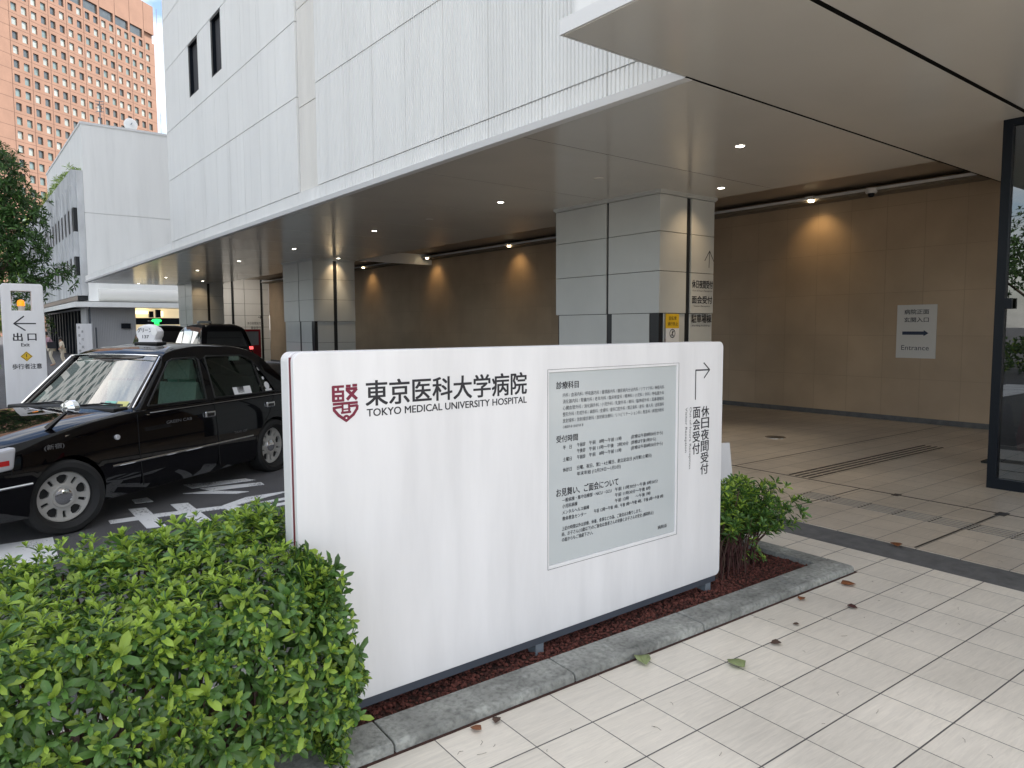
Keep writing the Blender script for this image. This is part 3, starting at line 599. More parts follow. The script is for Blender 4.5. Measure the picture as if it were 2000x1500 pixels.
# crest
c = MB(); x0, z1, s_ = 1.146, 1.385, .109 / 380.0
cu = lambda x, y: (x0 + (x - 888) * s_, z1 - (y - 820) * s_)
def S(pts, w_): stroke(c, [cu(*p) for p in pts], w_ * 1.12 * s_, O_, XA, ZA)
for y in (850, 918, 975, 1038): S([(905, y), (1055, y)], 30)
S([(908, 850), (908, 1038)], 38); S([(975, 850), (975, 918)], 26); S([(975, 975), (975, 1038)], 26); S([(1045, 918), (1045, 1038)], 30)
S([(1100, 848), (1150, 848)], 34); S([(1195, 842), (1245, 842)], 34); S([(1095, 888), (1245, 885)], 34)
S([(1105, 900), (1240, 1025)], 40); S([(1240, 895), (1110, 1025)], 40); S([(1100, 905), (1170, 955), (1245, 895)], 24)
S([(905, 1082), (1250, 1078)], 32); S([(1035, 1090), (1035, 1205)], 26); S([(1130, 1090), (1130, 1200)], 26); S([(1025, 1160), (1145, 1158)], 18); S([(1018, 1205), (1150, 1200)], 28)
S([(905, 1133), (1015, 1125)], 30); S([(1150, 1122), (1250, 1118)], 30)
S([(912, 1133), (915, 1165), (975, 1235), (1085, 1315), (1190, 1240), (1245, 1165), (1250, 1125)], 36)
poly_flat(c, [cu(1085 + 48 * math.cos(a * .5236), 1275 - 40 * math.sin(a * .5236)) for a in range(12)], (0, FY - .0024, 0), XA, ZA)
c.build('crest', 'emblem_red', sg)
c = MB(); poly_flat(c, [cu(1085 + 13 * math.cos(a * .785), 1280 - 13 * math.sin(a * .785)) for a in range(8)], (0, FY - .0028, 0), XA, ZA); c.build('crest_dot', 'sign_white', sg)
# notice text
c = MB(); O2 = (0, FY + .0055, 0); hN = .0175
text(c, '診療科目', 2.299, 1.302, 2.446, 1.338, O2, weight=.012)
for i, s in enumerate(['内科 / 血液内科 / 呼吸器内科 / 循環器内科 / 糖尿病内分泌内科 / リウマチ科 / 神経内科', '消化器内科 / 腎臓内科 / 老年内科 / 臨床検査科 / 精神科 / 小児科 / 外科 / 呼吸器外科', '心臓血管外科 / 消化器外科 / 小児外科 / 乳腺外科 / 眼科 / 脳神経外科 / 耳鼻咽喉科', '整形外科 / 形成外科 / 麻酔科 / 皮膚科 / 歯科口腔外科 / 矯正歯科 / 産科 / 婦人科 / 泌尿器科', '放射線科 / 放射線診断科 / 放射線治療科 / リハビリテーション科 / 救急科 / 病理診断科']):
    text(c, s, 2.341, 1.262 - i * .0315, 3.094, None, O2, size=.0225)
text(c, '小線源外来 自由外来 等', 2.341, 1.108, 2.48, None, O2, size=.016)
text(c, '受付時間', 2.299, 1.040, 2.442, 1.074, O2, weight=.012)
for s, a, b, z in (('平　日', 2.342, 2.40, 1.004), ('午前診', 2.437, 2.495, 1.008), ('午前　8時～午前 11時', 2.52, 2.757, 1.010), ('(診療は午前8時30分から)', 2.83, 3.087, 1.010), ('午後診', 2.437, 2.495, .978), ('午前 11時～午後　2時30分', 2.52, 2.81, .979), ('(診療は午後1時から)', 2.83, 3.03, .980),
    ('土曜日', 2.342, 2.40, .945), ('午前診', 2.437, 2.495, .946), ('午前　8時～午前 11時', 2.52, 2.757, .948), ('(診療は午前8時30分から)', 2.83, 3.087, .950), ('休診日', 2.342, 2.40, .893), ('日曜、祝日、第2・4土曜日、創立記念日 (4月第3土曜日)', 2.437, 2.995, .893), ('年末年始 (12月29日～1月3日)', 2.437, 2.752, .862)):
    text(c, s, a, z, b, None, O2, size=.0225, weight=.008)
text(c, 'お見舞い、ご面会について', 2.299, .772, 2.735, .812, O2, weight=.012)
for s, a, b, z in (('一般病棟・集中治療部・NICU・GCU', 2.338, 2.684, .742), ('午前 11時30分～午後 8時30分', 2.710, 3.05, .743), ('小児科病棟', 2.339, 2.44, .712), ('午前 11時30分～午後 8時', 2.710, 2.99, .713), ('メンタルヘルス病棟', 2.339, 2.522, .681), ('午前 12時　　～午後 7時', 2.710, 2.99, .683), ('救命救急センター', 2.339, 2.502, .650), ('午前 12時～午後 1時、午後 3時～午後 4時、午後 6時～午後 8時', 2.557, 3.098, .652),
    ('上記の時間以外は診療、休養、食事などの為、ご面会はお断りします。', 2.336, 2.916, .600), ('尚、お子さん(12歳以下)のご面会は患者さんの安静とお子さんの安全 (感染防止)', 2.336, 3.016, .572), ('の面からもご遠慮下さい。', 2.336, 2.55, .544), ('病院長', 3.054, 3.132, .478)):
    text(c, s, a, z, b, None, O2, size=.0225, weight=.008)
c.build('notice_lettering', 'ink', sg)
c = MB(); stroke(c, [(3.362, 1.184), (3.362, 1.352), (3.485, 1.350)], .008, O_, XA, ZA); stroke(c, [(3.435, 1.392), (3.490, 1.350), (3.44, 1.305)], .008, O_, XA, ZA)
for col_, x0, x1, zt, zb in (('休日夜間受付', 3.420, 3.492, 1.142, .735), ('面会受付', 3.343, 3.408, 1.142, .862)):
    n = len(col_); h = (zt - zb) / n
    for i, ch in enumerate(col_): text(c, ch, x0, zt - (i + 1) * h + .003, x1, zt - i * h - .003, O_, weight=.012)
text(c, 'Out-of-hours Reception', 3.307, .785, 3.330, 1.142, O_, rot=1); text(c, 'Visitor Reception', 3.268, .885, 3.292, 1.142, O_, rot=1)
c.build('direction_lettering', 'ink', sg)

# ================================================================== EXIT SIGN (pylon)
EY = 13.0
ex = thing('exit_sign', 'white pylon sign with a left arrow and exit lettering, beside the black taxi', 'sign', (.93, EY + .08, -.1))
c = MB(); c.prism(rrect(.66, -.1, 1.187, 2.285, .045), 'y', EY, EY + .16); pnl = c.build('panel', 'sign_white', ex)
k = MB().box(.782, EY - .2, 1.885, 1.035, EY + .4, 2.175).build('cutter', 'ink'); k.location = (-.93, -EY - .08, .1); pnl.parent = None; cut(pnl, [k]); pnl.parent = ex
b = pnl.modifiers.new('bevel', 'BEVEL'); b.width = .006; b.limit_method = 'ANGLE'; b.angle_limit = R(50)
O3 = (0, EY - .002, 0); c = MB()
stroke(c, [(.805, 1.692), (1.07, 1.692)], .018, O3, XA, ZA); stroke(c, [(.925, 1.80), (.800, 1.692), (.935, 1.59)], .018, O3, XA, ZA)
text(c, '出', .78, 1.432, .895, 1.55, O3, weight=.02); text(c, '口', .96, 1.437, 1.07, 1.54, O3, weight=.02); text(c, 'Exit', .875, 1.35, .98, 1.40, O3, weight=.02); text(c, '歩行者注意', .75, 1.01, 1.12, 1.09, O3, weight=.012)
c.build('lettering', 'ink', ex)
c = MB(); poly_flat(c, [(.855, 1.20), (.935, 1.125), (1.01, 1.20), (.933, 1.275)], O3, XA, ZA, 0); O4 = (0, EY - .004, 0)
stroke(c, [(.868, 1.20), (.935, 1.138), (.998, 1.20), (.933, 1.262), (.868, 1.20)], .005, O4, XA, ZA, 1); stroke(c, [(.934, 1.19), (.934, 1.235)], .009, O4, XA, ZA, 1); stroke(c, [(.934, 1.165), (.934, 1.172)], .009, O4, XA, ZA, 1)
c.build('warning_mark', ['warn_yellow', 'ink'], ex)
bl = thing('beacon_lamp', 'orange rotating beacon on a beige post, seen through the hole of the exit sign', 'warning light', (.91, EY + .08, 1.885))
c = MB(); c.lathe([(.042, 1.885), (.042, 1.955)], 16, 'z', (.905, EY + .08, 0)); c.build('post', 'beige', bl, smooth=True)
c = MB(); c.lathe([(.048, 1.956), (.05, 2.0), (.042, 2.035), (.02, 2.05)], 16, 'z', (.905, EY + .08, 0)); c.build('dome', 'lamp_orange_lit', bl, smooth=True)

# ================================================================== BACKGROUND : annex block and low building
ax = thing('annex_block', 'plain white annex block beyond the driveway, with thin canopy and ribbed shutter', 'building', (8, 46, 0))
c = MB(); c.box(6.06, 44, 7.75, 40, 60, 12.3).box(6.06, 44, 3.1, 40, 60, 7.715); c.build('wall', 'block_white', ax)
c = MB(); c.box(6.02, 43.96, 12.3, 40, 60, 12.42).box(6.1, 44.04, 7.715, 40, 59, 7.75); c.build('coping', 'lip', ax)
c = MB(); pr = [(44, 3.12), (44, 3.78)] + [(44 - .36 * math.sin(R(a)) , 3.45 + .33 * math.cos(R(a))) for a in range(10, 180, 17)]
c.prism(pr, 'x', 6.5, 14); c.build('rounded_beam', 'block_beam', ax, smooth=True)
c = MB(); c.box(5.25, 42.6, 2.76, 14, 60, 3.02); c.build('canopy_slab', 'block_white', ax)
c = MB(); n = 26
for i in range(n): a = 6.12 + i * .082; c.box(a, 43.96, 0, a + .06, 44.0, 2.75)
c.build('shutter', 'shutter', ax)
c = MB(); c.box(6.05, 44, 0, 8.25, 44.2, 2.76).box(5.9, 44.1, 0, 6.0, 46, 2.76); c.build('lower_wall', 'shutter', ax)
c = MB(); c.box(8.25, 44.6, 0, 14, 44.8, 2.76); c.build('room_wall', 'room_lit', ax)
c = MB(); c.box(8.25, 44.02, 1.86, 14, 44.1, 2.22); c.build('black_band', 'black_frame', ax)
for b_ in ((8.30, 2.45, 8.95, 2.62), (9.62, 2.32, 9.72, 2.6)): c = MB(); c.box(b_[0], 44.3, b_[1], b_[2], 44.5, b_[3]); c.build('strip_light', 'room_warm', ax)
c = MB(); c.box(9.0, 44.3, 2.25, 9.22, 44.5, 2.6).box(9.35, 44.3, 2.25, 9.6, 44.5, 2.7).box(8.25, 44.0, 0, 14, 44.05, 1.3); c.build('dark_fitting', 'black_frame', ax)
c = MB(); text(c, '救急入口', 8.85, 2.0, 9.2, 2.1, (0, 44.01, 0)); c.build('lettering', 'sticker_white', ax)
c = MB(); c.box(7.5, 43.8, 1.64, 7.95, 43.9, 1.92); c.build('black_panel', 'black_frame', ax)
c = MB(); c.tube([(5.95, 43.2, -.1), (5.95, 43.2, 2.76)], .035, 8).tube([(6.2, 43.2, -.1), (6.2, 43.2, 1.7)], .03, 8); c.build('post', 'steel_dark', ax)
sb2 = thing('white_notice_board', 'small white standing board under the annex canopy', 'sign', (5.6, 43, -.1))
c = MB(); c.box(5.28, 42.9, -.1, 5.96, 42.98, 1.9); c.build('board', 'sign_white', sb2)
c = MB()
for i, s in enumerate('外来受付入院受付'): text(c, s, 5.34 + .14 * (i % 2), 1.62 - .2 * i, 5.44 + .14 * (i % 2), 1.76 - .2 * i, (0, 42.89, 0))
c.build('lettering', 'ink', sb2)
dsh = thing('satellite_dish', 'round white satellite dish on the annex roof', 'dish', (8.6, 45, 12.42))
c = MB(); prf = [(.01, 0.0), (.18, .015), (.30, .045), (.35, .08), (.335, .09), (.01, .02)]; c.lathe(prf, 28, 'y', (8.6, 44.8, 12.86)); c.build('dish', 'facade', dsh, smooth=True)
c = MB(); c.tube([(8.6, 45.0, 12.42), (8.6, 45.0, 12.86)], .05, 8).tube([(8.6, 44.8, 12.86), (8.6, 44.5, 12.86)], .025, 6); c.build('mast', 'steel_leg', dsh)
ant = thing('antenna_mast', 'thin grey antenna mast on the annex roof beside the dish', 'antenna', (7.15, 45, 12.42))
c = MB(); c.tube([(7.15, 45, 12.42), (7.15, 45, 13.9)], .03, 6)
for z in (13.3, 13.5, 13.7, 13.85): c.tube([(6.95, 45, z), (7.35, 45, z + .05)], .02, 5)
c.build('mast', 'steel_leg', ant)
lw = thing('concrete_building', 'low stained concrete building with narrow slot windows and roof planting', 'building', (8, 60, 0))
c = MB(); c.box(5.75, 44.0, 3.4, 6.05, 44.25, 9.9)
c.box(5.56, 44.3, 8.0, 40, 95, 9.95).box(5.56, 44.3, 5.45, 40, 95, 6.75).box(5.56, 44.3, 3.4, 40, 95, 4.45)
c.build('wall', 'concrete', lw)
y = 44.7; c = MB(); c2 = MB()
while y < 90:
    c.box(5.50, y, 4.4, 5.558, y + .30, 9.2); y += 1.45
c.build('rib', 'concrete', lw)
c = MB(); c.box(5.58, 44.35, 3.45, 39, 95, 8.1); c.build('window_band', 'pillar_slot', lw)
c = MB(); c.box(5.58, 44.3, 3.15, 30, 95, 3.38); c.build('dark_gap', 'pillar_slot', lw)
c = MB(); c.box(5.3, 44.5, 2.76, 5.9, 95, 3.0); c.build('ledge', 'block_white', lw)
c = MB()
for i in range(14): yy_ = 46.5 + i * 1.5; c.box(6.4, yy_, 0, 6.5, yy_ + .12, 2.76)
c.box(6.5, 46, 0, 6.6, 70, 2.76); c.build('glazing', 'black_frame', lw)

# ================================================================== BROWN TOWER
hd = R(37.3); TO = Vector((15.2, 229.5, 0)); tU = Vector((math.cos(hd), math.sin(hd), 0)); tN = Vector((math.sin(hd), -math.cos(hd), 0))   # outward normal towards the camera
tw = thing('brown_tower', 'tall reddish brown office tower with a grid of small square windows', 'tower', (15.2, 229.5, -.1), rz=hd)
# local frame: x along the face, -y outward
ROWT = [93.7 - 3.63 * k for k in range(0, 22)]; COLS = [3.0 + 2.97 * k for k in range(17)]
c = MB()
WW, WHt = 1.62, 2.02
# wall as piers and spandrels around recessed windows
xl = [-30] + [q for s in COLS for q in (s - .15, s - .15 + WW)] + [54.2]
for i in range(0, len(xl), 2): c.box(xl[i], 0, 0, xl[i + 1], .8, 93.7)
prev = 93.7 + .001
for zt in ROWT:
    if zt < prev - .01: c.box(COLS[0] - .15, 0.002, zt, 54.0, .8, prev)
    prev = zt - WHt
c.box(COLS[0] - .15, .002, 0, 54, .8, prev); c.box(-30, .81, 0, 54.2, 40, 106.2)
c.box(-30, 0, 97.2, 54.2, .8, 106.2); c.box(-30, 0.0015, 93.7, 54.2, .8, 94.45)
for k in range(0, 18, 2):
    a = (COLS[k] - .15 - 1.0) if k < 17 else 52.4
    c.box(a - .35, 0.001, 94.45, a + .35, .8, 97.2)
c.build('wall', 'tower', tw, world=False)
c = MB()
for k in range(0, 19, 2):
    a = COLS[0] - .15 + 2.97 * k - .62; c.box(a - .07, -.04, 0, a + .07, .001, 106.2)
for zt in ROWT: c.box(-30, -.015, zt - WHt - .75, 54.2, .001, zt - WHt - .66)
c.build('joint', 'tower_line', tw, world=False)
def tower_window(s, zt, wd, h, k, parent=tw, grp=None):
    c = MB(); c.box(s, .42, zt - h, s + wd, .5, zt); return c.build('window', 'tower_glass%d' % k, parent, world=False)
cnt = 0; rest = [MB(), MB(), MB()]
rnd = random.Random(3)
for r, zt in enumerate(ROWT):
    for j, s in enumerate(COLS):
        k = rnd.choices([0, 1, 2], [.35, .35, .3])[0]
        if 7 <= r <= 10 and j > 9: k = 0
        if 2 < r < 7 and 5 < j: k = rnd.choices([0, 1, 2], [.1, .3, .6])[0]
        if 2 <= r <= 12 and j < 9 and cnt < 95: tower_window(s - .15, zt, WW, WHt, k); cnt += 1
        else: rest[k].box(s - .15, .42, zt - WHt, s - .15 + WW, .5, zt)
c = MB()
for k_, mb_ in enumerate(rest): c.add(mb_.v, mb_.f, k_)
o = c.build('window', ['tower_glass0', 'tower_glass1', 'tower_glass2'], tw, world=False); o['kind'] = 'stuff'
c = MB()
for k in range(0, 16, 2): c.box(COLS[k] - .7, .5, 94.45, COLS[k] + 4.4, .6, 97.2)
c.build('louvre_band', 'tower_glass0', tw, world=False)

# ================================================================== PLANTS
LEAFV = np.array([(0, 0, 0), (.38, .38, .07), (.38, -.38, .07), (.40, 0, 0), (.78, .42, .04), (.78, -.42, .04), (.80, 0, -.02), (1.0, 0, -.06)])
LEAFF = [(0, 3, 1), (0, 2, 3), (1, 3, 6, 4), (3, 2, 5, 6), (4, 6, 7), (6, 5, 7)]
def frame(ax, rnd_ang):
    ax = ax / np.linalg.norm(ax); h = np.array([0, 0, 1.]) if abs(ax[2]) < .9 else np.array([1., 0, 0])
    a = np.cross(ax, h); a /= np.linalg.norm(a); b = np.cross(ax, a); c, s = math.cos(rnd_ang), math.sin(rnd_ang); return a * c + b * s, -a * s + b * c
def rosette(mb, p, ax, L_, n, wr, new=0.0, droop=.35, lo=20, hi=75, mats=(0, 1)):
    ax = np.array(ax, float); ax /= np.linalg.norm(ax); a, b = frame(ax, random.uniform(0, 6.28))
    for k in range(n):
        t = k / max(1, n - 1); ang = 2.4 * k + random.uniform(-.3, .3); el = R(lo + (hi - lo) * t ** 1.5 + random.uniform(-10, 10))
        out = (a * math.cos(ang) + b * math.sin(ang)); d = out * math.cos(el) + ax * math.sin(el); nn = -out * math.sin(el) + ax * math.cos(el); sd = np.cross(d, nn)
        l = L_ * (1 - .45 * t) * random.uniform(.8, 1.1); V = LEAFV.copy(); V[:, 2] -= droop * V[:, 0] ** 2 * (1 - t) * .5
        q = p + ax * (.12 * L_ * t) + (V[:, :1] * d + V[:, 1:2] * sd * wr + V[:, 2:3] * nn) * l
        mb.add(q, LEAFF, mats[1] if (random.random() < new * (.25 + t)) else mats[0])
def shell(name, label, loc, mb, mats_):
    pass
# big azalea hedge (foreground left)
hg = thing('azalea_hedge', 'dense clipped green azalea hedge in the lower left corner, before the main sign', 'hedge', (.2, 2.7, .02))
fol = MB(); HX0, HX1, HY0, HY1 = -.75, 1.08, 2.27, 3.22
def hz(x, y): return float(np.interp(x, [-.8, .1, .5, .85, 1.15], [.66, .69, .775, .76, .80])) + .03 * math.sin(7.1 * x + 1.2) + .03 * math.sin(6.3 * y + x * 3)
def hxr(y, z):   # right-hand boundary, leaning out towards the kerb
    if y > 2.53: return .985 if y < 2.72 else (1.14 if z > .1 else 1.05)
    return float(np.interp(z, [0, .2, .45, .7, .95], [1.02, 1.09, 1.07, .98, .88])) + (y - 2.3) * .3
nrs = 0
while nrs < 5400:
    u = random.random()
    if u < .50:
        y = random.uniform(HY0, HY1); x = random.uniform(HX0, hxr(y, .75)); e = max(0, min(1, (y - HY0 + .03) / .16, (HY1 - y + .02) / .12, (hxr(y, .75) - x + .02) / .14))
        z = hz(x, y) - (1 - e) ** 2 * .12 - abs(random.gauss(0, .045)) + random.uniform(-.02, .035)
        ax = np.array([random.gauss(0, .35), random.gauss(0, .35) - (.5 if y - HY0 < .1 else 0), 1.]); nw = .9
    elif u < .86:
        x = random.uniform(HX0, hxr(HY0, .4)); z = random.uniform(.05, hz(x, HY0) - .04); t_ = z / .75
        y = HY0 - .05 * math.sin(t_ * 3) + abs(random.gauss(0, .07)) + .04 * math.sin(9 * x + z * 6) + (.10 if z < .14 else 0)
        if z < .22 and random.random() < .62: continue
        ax = np.array([random.gauss(0, .4), -1., random.uniform(.0, .9)]); nw = .5
    else:
        y = random.uniform(HY0, 2.53); z = random.uniform(.05, hz(.95, y)); x = hxr(y, z) - abs(random.gauss(0, .05)) + .03 * math.sin(z * 16 + y * 9)
        if z < .18 and random.random() < .4: continue
        ax = np.array([1., random.gauss(0, .5) - .3, random.uniform(.1, .9)]); nw = .5
    deep = random.random() < .25 and u < .86
    if deep: y += .1 if u >= .5 else 0; z -= .07 if u < .5 else 0; nw = 0
    if y > 2.53 and y < 2.73: x = min(x, .965)
    rosette(fol, np.array([x, y, z]), ax, random.choice((.03, .045, .052, .066)) * random.uniform(.85, 1.15), random.randint(5, 9), random.uniform(.36, .46), nw, droop=.5); nrs += 1
# a few new shoots standing above the top
for _ in range(130):
    y = random.uniform(HY0, HY1); x = random.uniform(HX0, hxr(y, .8) - .06); z = hz(x, y) + random.uniform(.0, .05)
    rosette(fol, np.array([x, y, z]), np.array([random.gauss(0, .25), random.gauss(0, .25), 1.]), random.uniform(.034, .052), 7, .40, 1.0, lo=30)
fol.build('foliage', ['leaf_old', 'leaf_new'], hg, smooth=True, recalc=False)
stm = MB()
for _ in range(170):
    x, y = random.uniform(HX0, HX1 - .12), random.uniform(HY0 + .08, HY1 - .05); bx, by = x + random.gauss(0, .08), max(2.5, y + random.gauss(0, .08)); z1 = hz(x, y) - .06
    if y > 2.5 and x > .93: x = .93
    if by > 2.5 and bx > .93: bx = .93
    stm.tube([(bx, by, .02), ((x + bx) / 2 + random.gauss(0, .02), (y + by) / 2, z1 * .5), (x, y, z1)], [.006, .0045, .003], 5)
stm.build('branches', 'stem', hg, smooth=True, recalc=False)
# small azalea at the right end
rb = thing('azalea_bush', 'small leggy green azalea with bare reddish stems, right of the main sign', 'bush', (4.0, 2.85, .02))
fol = MB(); stm = MB(); tips = []
for _ in range(78):
    bx, by = random.uniform(3.70, 4.22), random.uniform(2.66, 3.02); h = random.uniform(.26, .56)
    tx, ty = bx + random.uniform(-.08, .22), by + random.uniform(-.14, .10); tx = min(tx, 4.5)
    mid = ((bx + tx) / 2 + random.gauss(0, .02), (by + ty) / 2 + random.gauss(0, .02), h * .55)
    stm.tube([(bx, by, .01), mid, (tx, ty, h)], [.006, .0045, .003], 5, mi=random.choice((0, 0, 1))); tips.append((tx, ty, h, mid))
    for q in range(2):
        e = (mid[0] + random.gauss(0, .06), mid[1] + random.gauss(0, .06), mid[2] + random.uniform(.05, .16)); stm.tube([mid, e], [.003, .002], 4, mi=random.choice((0, 1))); tips.append((*e, mid))
for (tx, ty, h, mid) in tips:
    for q in range(4):
        if h < .2 and random.random() < .7: continue
        p = np.array([tx + random.gauss(0, .035), ty + random.gauss(0, .035), h + random.uniform(-.06, .035)])
        rosette(fol, p, np.array([random.gauss(0, .5) + .2, random.gauss(0, .5) - .2, 1.]), random.uniform(.050, .075), 8, .36, .35 if h < .42 else .7)
for _ in range(150):
    p = np.array([random.uniform(3.95, 4.52), random.uniform(2.50, 2.95), random.triangular(.14, .52, .40)]); rosette(fol, p, np.array([random.gauss(.3, .4), random.gauss(-.4, .3), .7]), random.uniform(.05, .075), 8, .34, .25)
for _ in range(10): p = np.array([random.uniform(4.02, 4.14), random.uniform(2.60, 2.70), random.uniform(.05, .17)]); rosette(fol, p, np.array([0, -.7, .7]), .045, 8, .3, .5)
fol.build('foliage', ['leaf_old', 'leaf_new'], rb, smooth=True, recalc=False)
for _ in range(110):
    bx, by = random.uniform(3.68, 4.12), random.uniform(2.62, 2.98); stm.tube([(bx, by, .02), (bx + random.gauss(0, .03), by, .15), (bx + random.gauss(0, .07), by + random.gauss(0, .05), random.uniform(.2, .42))], [.004, .003, .0015], 4, mi=random.choice((0, 1, 1)))
stm.build('branches', ['stem', 'stem_red'], rb, smooth=True, recalc=False)
c = MB(); rosette(c, np.array([3.70, 2.70, .33]), np.array([-.5, -1., .3]), .04, 7, .7, 0, mats=(0, 0)); c.build('flower', 'petal_red', rb, smooth=True, recalc=False)

def tree(name, label, cat, base, h, crown, n, L_, mats_, seed=1, nl=7, wr=.2, group=None, core=None):
    """crown: list of (cx,cy,cz,rx,ry,rz) clumps"""
    rs = random.getstate(); random.seed(seed)
    t = thing(name, label, cat, base, group=group); tk = MB(); bx, by, bz = base
    top = (crown[0][0], crown[0][1], crown[0][2])
    r0 = max(.03, h * .022); tk.tube([(bx, by, bz), (bx + .02 * h, by, bz + h * .3), ((bx + top[0]) / 2, (by + top[1]) / 2, bz + h * .55), top], [r0, r0 * .8, r0 * .6, r0 * .2], 8)
    for c_ in crown[1:]:
        tk.tube([(bx + .01 * h, by, bz + h * random.uniform(.25, .5)), ((bx + c_[0]) / 2, (by + c_[1]) / 2, (c_[2] + bz + h * .4) / 2), c_[:3]], [r0 * .5, r0 * .35, r0 * .12], 6)
    tk.build('trunk', 'bark', t, smooth=True, recalc=False)
    fo = MB(); tot = sum(c_[3] * c_[4] * c_[5] for c_ in crown) ** 1.0
    for c_ in crown:
        m_ = int(n * c_[3] * c_[4] * c_[5] / tot) + 3
        for _ in range(m_):
            d = np.random.normal(size=3); d /= np.linalg.norm(d); rr_ = random.uniform(.35, 1.0) ** .5 * (1 + .18 * math.sin(5 * d[0] + 3 * d[2]) + random.gauss(0, .07))
            p = np.array(c_[:3]) + d * rr_ * np.array(c_[3:])
            rosette(fo, p, d + np.array([0, 0, .5]), L_ * random.uniform(.7, 1.2), nl, wr, .3, droop=.6)
    fo.build('crown', list(mats_), t, smooth=False, recalc=False); random.setstate(rs); return t
tree('broadleaf_tree', 'dark glossy evergreen tree at the left edge behind the exit sign', 'tree', (.35, 18.2, -.1), 5.4,
     [(.75, 18, 4.7, .85, 1.0, .80), (1.15, 18, 4.0, .75, .9, .60), (.6, 18.3, 3.3, .95, 1, .7), (1.3, 17.8, 3.25, .55, .7, .45), (1.75, 17.7, 2.72, .52, .5, .34), (-.3, 18.2, 4.1, 1.0, 1.2, 1.2), (1.25, 17.6, 2.45, .45, .5, .35), (.5, 17.9, 2.5, .6, .6, .5)], 2300, .165, ('leaf_tree', 'leaf_old'), 3, 9, .26)
tree('background_tree', 'bright yellow-green tree behind the exit sign, lower left of the dark evergreen', 'tree', (-1, 30, -.1), 5, [(1.0, 30, 3.7, 1.6, 1.6, 1.1), (-.6, 30, 3.2, 1.4, 1.4, 1.3), (1.6, 30, 2.2, .9, 1, .7)], 500, .22, ('leaf_lime', 'leaf_new'), 5, 7, .3)
tree('background_tree', 'shaded green tree in front of the concrete building, left of the annex', 'tree', (3.6, 58, -.1), 4, [(3.6, 58, 2.3, 1.3, 1.6, 1.2), (5.0, 60, 2.2, 1.2, 1.4, 1.0), (2.0, 56, 2.6, 1.2, 1.4, 1.4)], 420, .3, ('leaf_old', 'leaf_lime'), 8, 7, .3)
tree('background_shrub', 'sunlit low shrub at the left edge beside the exit sign', 'shrub', (.35, 15.4, -.1), 1, [(.2, 15.4, .9, .5, .5, .75), (-.4, 15.4, .8, .6, .5, .7)], 170, .09, ('leaf_lime', 'leaf_new'), 9, 7, .3)
# roof planting on the concrete building
rp_ = MB(); y = 44.5
while y < 92:
    for _ in range(3): rosette(rp_, np.array([random.uniform(5.55, 6.3), y + random.uniform(-.3, .3), 9.95 + random.uniform(-.1, .45) * min(1, (y - 43) / 6)]), np.array([random.gauss(0, .5) - .3, random.gauss(0, .4), .8]), random.uniform(.22, .42), 8, .12, .8)
    y += .22
tag(rp_.build('roof_planting', ['leaf_lime', 'leaf_new'], None, recalc=False), 'yellow-green trailing plants along the edge of the concrete building roof', 'plants')
# things that only show as reflections in the glass screen and the taxi
hd2 = MB()
for _ in range(1500): rosette(hd2, np.array([-13.4 + random.uniform(-.25, .12), random.uniform(2, 16), random.uniform(-.05, 1.15)]), np.array([1., random.gauss(0, .5), random.uniform(0, 1)]), .16, 7, .45, .35)
tag(hd2.build('street_hedge', ['leaf_old', 'leaf_new'], None, recalc=False), 'clipped hedge across the street, seen only reflected in the glass screen', 'hedge')
tree('street_tree', 'leafy street tree across the road, seen only reflected in the glass screen', 'tree', (-17, 9, -.1), 6, [(-17, 9, 4.6, 2.2, 2.6, 1.7), (-16.6, 11.5, 4.2, 1.8, 2, 1.5), (-17, 6.5, 4.3, 2, 2, 1.6)], 600, .3, ('leaf_tree', 'leaf_old'), 12, 7, .4)

rt_ = thing('office_tower', 'grey gridded office towers beyond the left edge, seen only reflected in the taxi windscreen', 'tower', (-50, 80, -.1))
c = MB(); c.box(-58, 78, -.1, -36, 100, 84).box(-34, 84, -.1, -12, 100, 55).box(-105, 60, -.1, -82, 90, 95); c.build('wall', 'grid_wall', rt_)
# fallen leaves and litter on the tiles
def un(px, py, z=0.0):
    d = fw + rr * ((px - 1000) / 1400) - uu * ((py - 750) / 1400); t = (z - 1.6) / d.z; return d.x * t, d.y * t
FL = [(918, 1420, .05, 'leaf_dead', 'curled red-brown fallen leaf on the tiles below the sign, left of its neighbour'), (968, 1412, .045, 'stem', 'dark dry fallen leaf on the tiles below the sign'), (1262, 1300, .10, 'leaf_pale', 'large pale green fallen leaf by the kerb'), (1420, 1289, .10, 'leaf_pale', 'folded pale green fallen leaf on the open tiles'),
      (1563, 1172, .055, 'leaf_dead', 'bright orange-brown fallen leaf on the tiles near the bush'), (1672, 1142, .09, 'leaf_dead', 'brown fallen leaf at the corner of the kerb'), (1745, 1060, .10, 'leaf_dead', 'brown fallen leaf on the grey drain strip'), (1505, 1257, .06, 'stem', 'dark twisted fallen leaf along a tile joint'), (1548, 1218, .035, 'stem', 'small dark scrap of leaf on the tiles'), (1675, 1188, .06, 'stem_red', 'thin reddish fallen leaf on the tiles right of the kerb')]
